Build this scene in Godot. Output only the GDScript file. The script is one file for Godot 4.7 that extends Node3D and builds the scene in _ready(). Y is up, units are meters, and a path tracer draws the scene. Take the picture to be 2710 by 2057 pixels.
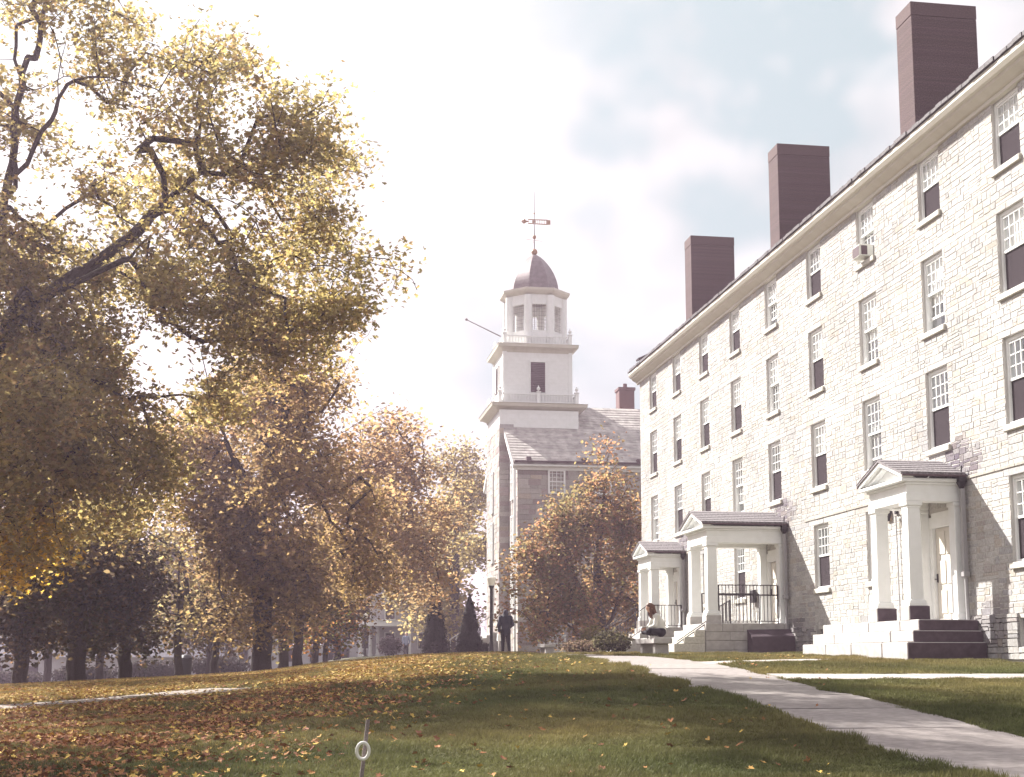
extends Node3D

var rng := RandomNumberGenerator.new()
var M := {}
var taken := {}
var fn := FastNoiseLite.new()
var WALL := 15.9          # the dormitory's long wall, metres to the right of the camera
var SUN := Vector3(-1.0, 1.36, -1.37)

# ---------------------------------------------------------------- mesh building
class Mb:
	var v := PackedVector3Array()
	var n := PackedVector3Array()
	var c := PackedColorArray()
	var col := Color(1, 1, 1)
	var xf := Transform3D()
	func p3(a: Vector3, b: Vector3, d: Vector3, na: Vector3, nb: Vector3, nd: Vector3) -> void:
		var g := -(b - a).cross(d - a)
		if g.dot(na + nb + nd) < 0.0:
			v.append(xf * a); v.append(xf * d); v.append(xf * b)
			n.append(xf.basis * na); n.append(xf.basis * nd); n.append(xf.basis * nb)
		else:
			v.append(xf * a); v.append(xf * b); v.append(xf * d)
			n.append(xf.basis * na); n.append(xf.basis * nb); n.append(xf.basis * nd)
		c.append(col); c.append(col); c.append(col)
	func tri(a: Vector3, b: Vector3, d: Vector3, out: Vector3) -> void:
		var g := (b - a).cross(d - a)
		if g.length_squared() < 1e-14:
			return
		g = g.normalized()
		if g.dot(out) < 0.0:
			g = -g
		p3(a, b, d, g, g, g)
	func quad(a: Vector3, b: Vector3, d: Vector3, e: Vector3, out: Vector3) -> void:
		tri(a, b, d, out)
		tri(a, d, e, out)
	func hexa(q: Array) -> void:   # eight corners, 0-3 one face round, 4-7 the opposite one
		var m := Vector3.ZERO
		for k in 8:
			m += q[k] * 0.125
		for f in [[0, 1, 2, 3], [4, 5, 6, 7], [0, 1, 5, 4], [1, 2, 6, 5], [2, 3, 7, 6], [3, 0, 4, 7]]:
			var o: Vector3 = (q[f[0]] + q[f[1]] + q[f[2]] + q[f[3]]) * 0.25 - m
			quad(q[f[0]], q[f[1]], q[f[2]], q[f[3]], o)
	func box(lo: Vector3, hi: Vector3, bev := 0.0) -> void:
		if bev <= 0.0:
			hexa([Vector3(lo.x, lo.y, lo.z), Vector3(hi.x, lo.y, lo.z), Vector3(hi.x, hi.y, lo.z), Vector3(lo.x, hi.y, lo.z),
				Vector3(lo.x, lo.y, hi.z), Vector3(hi.x, lo.y, hi.z), Vector3(hi.x, hi.y, hi.z), Vector3(lo.x, hi.y, hi.z)])
			return
		var ce := (lo + hi) * 0.5
		var h := (hi - lo) * 0.5
		var b: float = minf(bev, minf(h.x, minf(h.y, h.z)) * 0.8)
		for ax in 3:
			var u := (ax + 1) % 3
			var w := (ax + 2) % 3
			for s in [-1.0, 1.0]:
				var q := []
				for t in [[-1, -1], [1, -1], [1, 1], [-1, 1]]:
					var pt := Vector3.ZERO
					pt[ax] = s * h[ax]; pt[u] = t[0] * (h[u] - b); pt[w] = t[1] * (h[w] - b)
					q.append(ce + pt)
				var o := Vector3.ZERO
				o[ax] = s
				quad(q[0], q[1], q[2], q[3], o)
				for s2 in [-1.0, 1.0]:
					var e := []
					for s3 in [-1.0, 1.0]:
						var pa := Vector3.ZERO
						pa[ax] = s * h[ax]; pa[u] = s2 * (h[u] - b); pa[w] = s3 * (h[w] - b)
						var pb := Vector3.ZERO
						pb[ax] = s * (h[ax] - b); pb[u] = s2 * h[u]; pb[w] = s3 * (h[w] - b)
						e.append(ce + pa); e.append(ce + pb)
					var oo := Vector3.ZERO
					oo[ax] = s; oo[u] = s2
					quad(e[0], e[1], e[3], e[2], oo)
		for sx in [-1.0, 1.0]:
			for sy in [-1.0, 1.0]:
				for sz in [-1.0, 1.0]:
					tri(ce + Vector3(sx * h.x, sy * (h.y - b), sz * (h.z - b)), ce + Vector3(sx * (h.x - b), sy * h.y, sz * (h.z - b)), ce + Vector3(sx * (h.x - b), sy * (h.y - b), sz * h.z), Vector3(sx, sy, sz))
	func bar(a: Vector3, b: Vector3, w: float, hh: float) -> void:   # a rectangular bar from a to b
		var d := (b - a).normalized()
		var up := Vector3.UP if absf(d.y) < 0.95 else Vector3.RIGHT
		var s := d.cross(up).normalized()
		up = s.cross(d).normalized()
		var q := []
		for e in [a, b]:
			q.append(e - s * w * 0.5 - up * hh * 0.5); q.append(e + s * w * 0.5 - up * hh * 0.5)
			q.append(e + s * w * 0.5 + up * hh * 0.5); q.append(e - s * w * 0.5 + up * hh * 0.5)
		hexa(q)
	func tube(pts: Array, rad: Array, sides := 8, caps := true) -> void:
		var rings := []
		var side := Vector3.ZERO
		for i in pts.size():
			var d: Vector3 = (pts[mini(i + 1, pts.size() - 1)] - pts[maxi(i - 1, 0)]).normalized()
			if i == 0:
				side = d.cross(Vector3(0.31, 0.2, 0.93)).normalized()
			side = (side - d * d.dot(side)).normalized()
			var o := d.cross(side)
			var ring := []
			for k in sides:
				var t := TAU * k / sides
				ring.append(side * cos(t) + o * sin(t))
			rings.append(ring)
		for i in pts.size() - 1:
			for k in sides:
				var k2 := (k + 1) % sides
				var a0: Vector3 = rings[i][k]
				var a1: Vector3 = rings[i][k2]
				var b0: Vector3 = rings[i + 1][k]
				var b1: Vector3 = rings[i + 1][k2]
				p3(pts[i] + a0 * rad[i], pts[i] + a1 * rad[i], pts[i + 1] + b1 * rad[i + 1], a0, a1, b1)
				p3(pts[i] + a0 * rad[i], pts[i + 1] + b1 * rad[i + 1], pts[i + 1] + b0 * rad[i + 1], a0, b1, b0)
		if caps:
			for e in [0, pts.size() - 1]:
				var o2: Vector3 = (pts[e] - pts[1 if e == 0 else e - 1]).normalized()
				for k in range(1, sides - 1):
					tri(pts[e] + rings[e][0] * rad[e], pts[e] + rings[e][k] * rad[e], pts[e] + rings[e][k + 1] * rad[e], o2)
	func lathe(at: Vector3, prof: Array, sides := 12, turn := 0.0, smooth := true) -> void:   # prof: [radius, height]
		for i in prof.size() - 1:
			var r0: float = prof[i][0]
			var r1: float = prof[i + 1][0]
			var y0: float = prof[i][1]
			var y1: float = prof[i + 1][1]
			var sl := Vector2(y1 - y0, r0 - r1).normalized()
			for k in sides:
				var t0 := TAU * k / sides + turn
				var t1 := TAU * (k + 1) / sides + turn
				var d0 := Vector3(cos(t0), 0, sin(t0))
				var d1 := Vector3(cos(t1), 0, sin(t1))
				var n0 := (d0 * sl.x + Vector3.UP * sl.y).normalized()
				var n1 := (d1 * sl.x + Vector3.UP * sl.y).normalized()
				if not smooth:
					n0 = (n0 + n1).normalized()
					n1 = n0
				var a := at + d0 * r0 + Vector3.UP * y0
				var b := at + d1 * r0 + Vector3.UP * y0
				var cc := at + d1 * r1 + Vector3.UP * y1
				var dd := at + d0 * r1 + Vector3.UP * y1
				if r0 > 1e-4:
					p3(a, b, cc, n0, n1, n1)
				if r1 > 1e-4:
					p3(a, cc, dd, n0, n1, n0)
	func ball(at: Vector3, r: Vector3, seg := 12) -> void:
		var rows := seg / 2
		for i in rows:
			var f0 := PI * i / rows
			var f1 := PI * (i + 1) / rows
			for k in seg:
				var t0 := TAU * k / seg
				var t1 := TAU * (k + 1) / seg
				var q := [Vector3(sin(f0) * cos(t0), cos(f0), sin(f0) * sin(t0)), Vector3(sin(f0) * cos(t1), cos(f0), sin(f0) * sin(t1)), Vector3(sin(f1) * cos(t1), cos(f1), sin(f1) * sin(t1)), Vector3(sin(f1) * cos(t0), cos(f1), sin(f1) * sin(t0))]
				if i > 0:
					p3(at + q[0] * r, at + q[1] * r, at + q[2] * r, q[0], q[1], q[2])
				if i < rows - 1:
					p3(at + q[0] * r, at + q[2] * r, at + q[3] * r, q[0], q[2], q[3])
	func mesh() -> ArrayMesh:
		var arr := []
		arr.resize(Mesh.ARRAY_MAX)
		arr[Mesh.ARRAY_VERTEX] = v
		arr[Mesh.ARRAY_NORMAL] = n
		arr[Mesh.ARRAY_COLOR] = c
		var m := ArrayMesh.new()
		m.add_surface_from_arrays(Mesh.PRIMITIVE_TRIANGLES, arr)
		return m

func numbered(called: String) -> String:
	if not taken.has(called):
		taken[called] = 0
		return called
	taken[called] += 1
	return "%s_%03d" % [called, taken[called]]

func obj(called: String, b: Mb, m: Material, parent: Node = self) -> MeshInstance3D:
	var o := MeshInstance3D.new()
	o.name = numbered(called) if parent == self else called
	o.mesh = b.mesh()
	o.material_override = m
	parent.add_child(o, true)
	return o

func node(called: String, parent: Node = self, at := Vector3.ZERO) -> Node3D:
	var o := Node3D.new()
	o.name = numbered(called) if parent == self else called
	parent.add_child(o, true)
	o.position = at
	return o

func tag(o: Node, label: String, category: String, group := "", kind := "") -> void:
	if label: o.set_meta("label", label)
	if category: o.set_meta("category", category)
	if group: o.set_meta("group", group)
	if kind: o.set_meta("kind", kind)

func swarm(called: String, m: Mesh, mat: Material, places: Array, tints: Array, parent: Node) -> MultiMeshInstance3D:
	var mm := MultiMesh.new()
	mm.transform_format = MultiMesh.TRANSFORM_3D
	mm.use_colors = true
	mm.mesh = m
	mm.instance_count = places.size()
	for i in places.size():
		mm.set_instance_transform(i, places[i])
		mm.set_instance_color(i, tints[i])
	var o := MultiMeshInstance3D.new()
	o.name = numbered(called) if parent == self else called
	o.multimesh = mm
	o.material_override = mat
	o.set_meta("kind", "stuff")
	parent.add_child(o, true)
	return o

# ---------------------------------------------------------------- materials
func lin(r: float, g: float, b: float, a := 1.0) -> Color:
	var c := Color(r, g, b).linear_to_srgb()
	c.a = a
	return c

func noise_tex(freq: float, lo: Color, hi: Color, kind := FastNoiseLite.TYPE_SIMPLEX_SMOOTH, oct := 4, size := 256, mid := -1.0) -> NoiseTexture2D:
	var f := FastNoiseLite.new()
	f.seed = taken.size() + int(freq * 1000.0)
	f.noise_type = kind
	f.frequency = freq
	f.fractal_octaves = oct
	var t := NoiseTexture2D.new()
	t.width = size; t.height = size
	t.seamless = true
	t.noise = f
	var g := Gradient.new()
	g.set_color(0, lo); g.set_color(1, hi)
	if mid > 0.0:
		g.set_offset(0, maxf(0.0, mid - 0.2)); g.set_offset(1, minf(1.0, mid + 0.2))
	t.color_ramp = g
	return t

func mat(name_: String, col: Color, rough: float, tex: Texture2D = null, scale := 1.0, bump := 0.0, tinted := false) -> StandardMaterial3D:
	var m := StandardMaterial3D.new()
	m.resource_name = name_
	m.albedo_color = col
	m.roughness = rough
	m.metallic_specular = 0.4
	if tex:
		m.albedo_texture = tex
		m.uv1_triplanar = true
		m.uv1_world_triplanar = true
		m.uv1_scale = Vector3.ONE * scale
		if bump > 0.0:
			m.heightmap_enabled = true
			m.heightmap_texture = tex
			m.heightmap_scale = bump
	m.vertex_color_use_as_albedo = tinted
	M[name_] = m
	return m

func materials() -> void:
	var g := Color(0.72, 0.72, 0.72)
	var w := Color(1, 1, 1)
	mat("stone", w, 0.9, noise_tex(0.03, Color(0.80, 0.775, 0.75), w, FastNoiseLite.TYPE_SIMPLEX_SMOOTH, 5), 1.3, 0.5, true)
	mat("mortar", lin(0.56, 0.545, 0.52), 0.95, noise_tex(0.05, Color(0.9, 0.89, 0.88), w), 1.5, 1.0)
	mat("sill_stone", lin(0.60, 0.58, 0.53), 0.85, noise_tex(0.03, Color(0.85, 0.84, 0.82), w), 1.3, 0.6)
	mat("step_stone", lin(0.47, 0.45, 0.435), 0.9, noise_tex(0.02, Color(0.86, 0.85, 0.85), w, FastNoiseLite.TYPE_SIMPLEX_SMOOTH, 5), 0.7, 0.2)
	mat("shade_and_hatch", lin(0.105, 0.075, 0.095), 0.85, noise_tex(0.02, Color(0.8, 0.79, 0.79), w, FastNoiseLite.TYPE_SIMPLEX_SMOOTH, 5), 0.7, 0.2)  # step stone's shaded near side as a darker colour; the hatch uses it too
	mat("far_stone", lin(0.50, 0.475, 0.47), 0.9, noise_tex(0.045, Color(0.80, 0.79, 0.79), w, FastNoiseLite.TYPE_CELLULAR, 2, 512), 0.16, 3.0)
	mat("white_paint", lin(0.80, 0.805, 0.80), 0.55, noise_tex(0.012, Color(0.965, 0.965, 0.96), w, FastNoiseLite.TYPE_SIMPLEX_SMOOTH, 5), 0.7)
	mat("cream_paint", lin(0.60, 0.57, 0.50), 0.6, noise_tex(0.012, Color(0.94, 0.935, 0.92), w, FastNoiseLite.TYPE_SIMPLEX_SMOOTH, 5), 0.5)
	mat("door_paint", lin(0.60, 0.56, 0.50), 0.55)
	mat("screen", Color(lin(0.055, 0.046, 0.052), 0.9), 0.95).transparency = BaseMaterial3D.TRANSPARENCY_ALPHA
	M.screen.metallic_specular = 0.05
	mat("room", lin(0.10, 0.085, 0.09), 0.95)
	mat("blind", lin(0.72, 0.70, 0.64), 0.9)
	M.blind.backlight_enabled = true
	M.blind.backlight = Color(0.5, 0.48, 0.42)
	mat("curtain", lin(0.42, 0.36, 0.32), 0.9)
	var p := mat("pane", Color(0.5, 0.55, 0.6, 0.10), 0.04)
	p.transparency = BaseMaterial3D.TRANSPARENCY_ALPHA
	p.metallic_specular = 0.65
	mat("brick", w, 0.9, noise_tex(0.06, Color(0.66, 0.64, 0.64), w, FastNoiseLite.TYPE_SIMPLEX, 4), 1.2, 1.0, true)
	mat("slate", lin(0.115, 0.10, 0.11), 0.7, noise_tex(0.05, Color(0.6, 0.6, 0.62), w), 0.8, 1.5)
	mat("old_slate", w, 0.8, noise_tex(0.018, Color(0.7, 0.68, 0.69), w, FastNoiseLite.TYPE_SIMPLEX_SMOOTH, 5, 512), 0.16, 1.0, true)
	mat("dome_metal", lin(0.20, 0.17, 0.175), 0.45, noise_tex(0.02, Color(0.75, 0.72, 0.72), w), 0.5)
	M.dome_metal.metallic = 0.35
	mat("gilt", lin(0.30, 0.16, 0.07), 0.45)
	mat("iron", lin(0.022, 0.018, 0.024), 0.5)
	mat("grey_metal", lin(0.33, 0.32, 0.33), 0.45)
	mat("dark_void", lin(0.015, 0.012, 0.015), 0.95)
	mat("shutter", lin(0.09, 0.06, 0.07), 0.8)
	mat("bark", lin(0.085, 0.062, 0.062), 0.95, noise_tex(0.05, Color(0.5, 0.47, 0.46), w, FastNoiseLite.TYPE_SIMPLEX, 4), 1.6, 3.0)
	mat("concrete", w, 0.92, noise_tex(0.02, Color(0.8, 0.79, 0.79), w, FastNoiseLite.TYPE_SIMPLEX_SMOOTH, 6, 512), 0.6, 0.6, true)
	mat("gravel", lin(0.36, 0.31, 0.28), 0.95, noise_tex(0.09, Color(0.6, 0.58, 0.56), w), 1.0, 1.5)
	mat("soil", lin(0.11, 0.10, 0.05), 1.0, noise_tex(0.03, Color(0.6, 0.62, 0.5), w, FastNoiseLite.TYPE_SIMPLEX_SMOOTH, 5, 512), 0.35, 2.0)
	var gm := mat("grass", w, 0.75, null, 1.0, 0.0, true)
	gm.backlight_enabled = true
	gm.backlight = Color(0.7, 0.7, 0.7)
	gm.metallic_specular = 0.25
	var lm := mat("leaf", w, 0.6, null, 1.0, 0.0, true)
	lm.backlight_enabled = true
	lm.backlight = Color(1.25, 1.25, 1.25)
	lm.metallic_specular = 0.3
	mat("litter", w, 0.8, null, 1.0, 0.0, true).metallic_specular = 0.2
	mat("lamp_globe", lin(0.7, 0.68, 0.63, 1.0), 0.3)
	M.lamp_globe.backlight_enabled = true
	M.lamp_globe.backlight = Color(0.6, 0.58, 0.55)
	mat("post_wood", lin(0.26, 0.22, 0.22), 0.9, noise_tex(0.05, Color(0.7, 0.68, 0.66), w), 4.0, 0.5)
	mat("rope_white", lin(0.66, 0.65, 0.62), 0.8)
	mat("skin", lin(0.50, 0.31, 0.235), 0.55)
	M.skin.subsurf_scatter_enabled = true
	M.skin.subsurf_scatter_strength = 0.15
	mat("brown_hair", lin(0.10, 0.045, 0.028), 0.55)
	mat("dark_hair", lin(0.02, 0.015, 0.015), 0.6)
	mat("pale_shirt", lin(0.60, 0.585, 0.55), 0.85)
	mat("dark_trousers", lin(0.02, 0.017, 0.027), 0.85)
	mat("dark_jacket", lin(0.022, 0.022, 0.04), 0.8)
	mat("blue_shirt", lin(0.22, 0.25, 0.36), 0.85)
	mat("shoe", lin(0.03, 0.025, 0.025), 0.6)
	mat("paper", lin(0.8, 0.8, 0.78), 0.8)
	mat("house_white", lin(0.50, 0.48, 0.52), 0.7, noise_tex(0.02, Color(0.9, 0.9, 0.9), w), 0.3)
	mat("house_grey", lin(0.20, 0.19, 0.23), 0.8, noise_tex(0.04, Color(0.8, 0.8, 0.8), w), 0.3)
	mat("plaque", lin(0.60, 0.42, 0.30), 0.7)
	mat("ac_white", lin(0.62, 0.62, 0.58), 0.5)
	mat("glass_dark", lin(0.05, 0.04, 0.055), 0.15)
	M.glass_dark.metallic_specular = 0.2

# ---------------------------------------------------------------- the lie of the land
func curve(xs: Array, ys: Array, x: float) -> float:
	if x <= xs[0]:
		return ys[0]
	for i in xs.size() - 1:
		if x <= xs[i + 1]:
			var t: float = (x - xs[i]) / (xs[i + 1] - xs[i])
			t = lerpf(t, t * t * (3.0 - 2.0 * t), 0.35)
			return lerpf(ys[i], ys[i + 1], t)
	return ys[-1]

func ground(x: float, z: float) -> float:
	var d := -z
	var h := curve([-40, 0, 11, 20, 27, 31, 35, 42, 54, 80, 130], [-1.9, -1.55, -0.95, -0.49, -0.15, -0.02, 0.07, 0.14, 0.2, 0.24, 0.2], d)
	var t := curve([-60, -30, -15, -8, -4.5, -1.5, 1.6, 4.0, 6.0], [2.3, 1.8, 1.2, 0.86, 0.72, 0.58, 0.26, 0.06, 0.0], x)
	t *= smoothstep(4.0, 29.0, d) * (1.0 + clampf(d - 33.0, 0.0, 80.0) * 0.010)
	return h - t + 0.02 * fn.get_noise_2d(x * 4.0, z * 4.0)

# ---------------------------------------------------------------- windows
# built at the middle of the opening's foot, looking towards -x
func make_window(h: float, w := 1.2) -> Node3D:
	var o := Node3D.new()
	o.name = "window"
	var hw := w * 0.5
	var f := Mb.new()
	f.box(Vector3(0.07, 0, -hw), Vector3(0.24, h, -hw + 0.075), 0.008)
	f.box(Vector3(0.07, 0, hw - 0.075), Vector3(0.24, h, hw), 0.008)
	f.box(Vector3(0.07, h - 0.085, -hw + 0.0755), Vector3(0.24, h, hw - 0.0755), 0.008)
	f.box(Vector3(0.05, 0, -hw + 0.0755), Vector3(0.24, 0.05, hw - 0.0755), 0.008)
	obj("frame", f, M.white_paint, o)
	var iw := hw - 0.078
	var mid := h * 0.5
	for s in 2:
		var lo := 0.052 if s == 0 else mid - 0.005
		var hi := mid + 0.03 if s == 0 else h - 0.088
		var x0 := 0.165 if s == 0 else 0.095
		var sa := Mb.new()
		sa.box(Vector3(x0, lo, -iw), Vector3(x0 + 0.045, hi, -iw + 0.05))
		sa.box(Vector3(x0, lo, iw - 0.05), Vector3(x0 + 0.045, hi, iw))
		sa.box(Vector3(x0, lo, -iw + 0.05), Vector3(x0 + 0.045, lo + 0.06, iw - 0.05))
		sa.box(Vector3(x0, hi - 0.05, -iw + 0.05), Vector3(x0 + 0.045, hi, iw - 0.05))
		var gw := (iw - 0.05) * 2.0
		var gh := hi - lo - 0.11
		for k in range(1, 4):
			var z := -iw + 0.05 + gw * k / 4.0
			sa.box(Vector3(x0 + 0.004, lo + 0.06, z - 0.012), Vector3(x0 + 0.04, hi - 0.05, z + 0.012))
		for k in range(1, 3):
			var y := lo + 0.06 + gh * k / 3.0
			sa.box(Vector3(x0 + 0.007, y - 0.012, -iw + 0.05), Vector3(x0 + 0.037, y + 0.012, iw - 0.05))
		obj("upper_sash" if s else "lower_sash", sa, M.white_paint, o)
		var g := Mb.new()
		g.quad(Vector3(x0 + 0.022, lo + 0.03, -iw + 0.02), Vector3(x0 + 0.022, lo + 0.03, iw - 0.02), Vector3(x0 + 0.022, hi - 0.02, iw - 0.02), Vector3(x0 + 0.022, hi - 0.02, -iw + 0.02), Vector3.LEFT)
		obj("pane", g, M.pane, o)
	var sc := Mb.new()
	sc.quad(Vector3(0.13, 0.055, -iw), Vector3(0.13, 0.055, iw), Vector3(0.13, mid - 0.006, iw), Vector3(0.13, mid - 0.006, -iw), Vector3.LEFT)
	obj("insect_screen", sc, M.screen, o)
	var si := Mb.new()
	si.box(Vector3(-0.075, -0.16, -hw - 0.05), Vector3(0.22, -0.012, hw + 0.05), 0.015)
	obj("sill", si, M.sill_stone, o)
	return o

func blind(win: Node3D, h: float, from: float, m: Material, x := 0.235) -> void:
	var b := Mb.new()
	var lo := h * from
	var n := 14
	for k in n:
		var z0 := -0.5 + 1.0 * k / n
		var z1 := -0.5 + 1.0 * (k + 1) / n
		b.quad(Vector3(x + 0.012 * (k % 2), lo, z0), Vector3(x + 0.012 * ((k + 1) % 2), lo, z1), Vector3(x + 0.012 * ((k + 1) % 2), h - 0.05, z1), Vector3(x + 0.012 * (k % 2), h - 0.05, z0), Vector3.LEFT)
	obj("blind", b, m, win)

# ---------------------------------------------------------------- the dormitory
var ROW_FOOT := [2.16, 5.27, 8.30, 11.26]
var ROW_HIGH := [1.95, 2.0, 1.92, 1.63]
var COL_Z := [-24.4, -28.38, -32.33, -36.37, -40.38, -44.35, -48.32, -52.28, -56.25, -60.2]
var END_NEAR := -14.0
var END_FAR := -62.6
var DORM: Node3D

func facade_openings() -> Array:   # [z lo, z hi, y lo, y hi]
	var out := []
	for c in COL_Z.size():
		for r in 4:
			if r == 0 and c in [2, 5, 8]:
				continue
			out.append([COL_Z[c] - 0.6, COL_Z[c] + 0.6, ROW_FOOT[r], ROW_FOOT[r] + ROW_HIGH[r]])
		if c in [1, 4, 7, 9]:
			out.append([COL_Z[c] - 0.45, COL_Z[c] + 0.45, 0.28, 0.92])
	for zc in [-32.33, -44.55, -56.5]:
		out.append([zc - 0.72, zc + 0.72, 1.0, 3.62])
	return out

func stone_color() -> Color:
	var t := rng.randf()
	var b := rng.randf_range(0.90, 1.06)
	if t < 0.10:
		return Color(0.50 * b, 0.475 * b, 0.435 * b)
	if t < 0.24:
		return Color(0.435 * b, 0.44 * b, 0.455 * b)
	if t < 0.34:
		return Color(0.475 * b, 0.455 * b, 0.445 * b)
	return Color(0.52 * b, 0.52 * b, 0.515 * b)

func stain_and_shade(y: float, z: float) -> float:   # weathering above each porch roof, and the porch columns' shade tinted into the wall's foot
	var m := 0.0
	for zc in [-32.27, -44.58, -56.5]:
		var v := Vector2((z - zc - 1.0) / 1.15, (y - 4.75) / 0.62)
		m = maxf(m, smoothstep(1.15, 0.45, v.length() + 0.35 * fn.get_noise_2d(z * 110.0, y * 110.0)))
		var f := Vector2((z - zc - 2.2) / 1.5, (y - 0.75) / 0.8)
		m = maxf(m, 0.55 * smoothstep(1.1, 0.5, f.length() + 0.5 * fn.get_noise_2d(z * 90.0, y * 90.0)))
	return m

func stone_block(b: Mb, x: float, y0: float, y1: float, z0: float, z1: float, proud: float) -> void:
	var g := 0.004
	var q := []
	var o := []
	var st := stain_and_shade((y0 + y1) * 0.5, (z0 + z1) * 0.5)
	var wx := 1.0 + 0.22 * fn.get_noise_2d(z0 * 28.0, y0 * 34.0) - 0.12 * maxf(0.0, fn.get_noise_2d(z0 * 120.0, y0 * 14.0))
	b.col = Color(b.col.r * wx, b.col.g * wx, b.col.b * wx)
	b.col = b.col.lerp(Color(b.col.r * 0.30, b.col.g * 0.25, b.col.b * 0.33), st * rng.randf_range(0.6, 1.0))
	for e in [[y0, z0], [y0, z1], [y1, z1], [y1, z0]]:
		var jy := rng.randf_range(-0.011, 0.011)
		var jz := rng.randf_range(-0.016, 0.016)
		var yy: float = e[0] + jy + (g if e[0] == y0 else -g)
		var zz: float = e[1] + jz + (g if e[1] == z0 else -g)
		o.append(Vector3(x + 0.009, yy, zz))
		var cy := (y0 + y1) * 0.5
		var cz := (z0 + z1) * 0.5
		var iy := signf(cy - yy) * 0.008
		var iz := signf(cz - zz) * 0.008
		q.append(Vector3(x - proud + rng.randf_range(-0.003, 0.003), yy + iy, zz + iz))
	b.quad(q[0], q[1], q[2], q[3], Vector3.LEFT)
	for k in 4:
		var k2 := (k + 1) % 4
		var dir: Vector3 = (q[k] + q[k2]) * 0.5 - (q[0] + q[1] + q[2] + q[3]) * 0.25
		b.quad(q[k], q[k2], o[k2], o[k], dir + Vector3.LEFT * 0.3)

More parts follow.
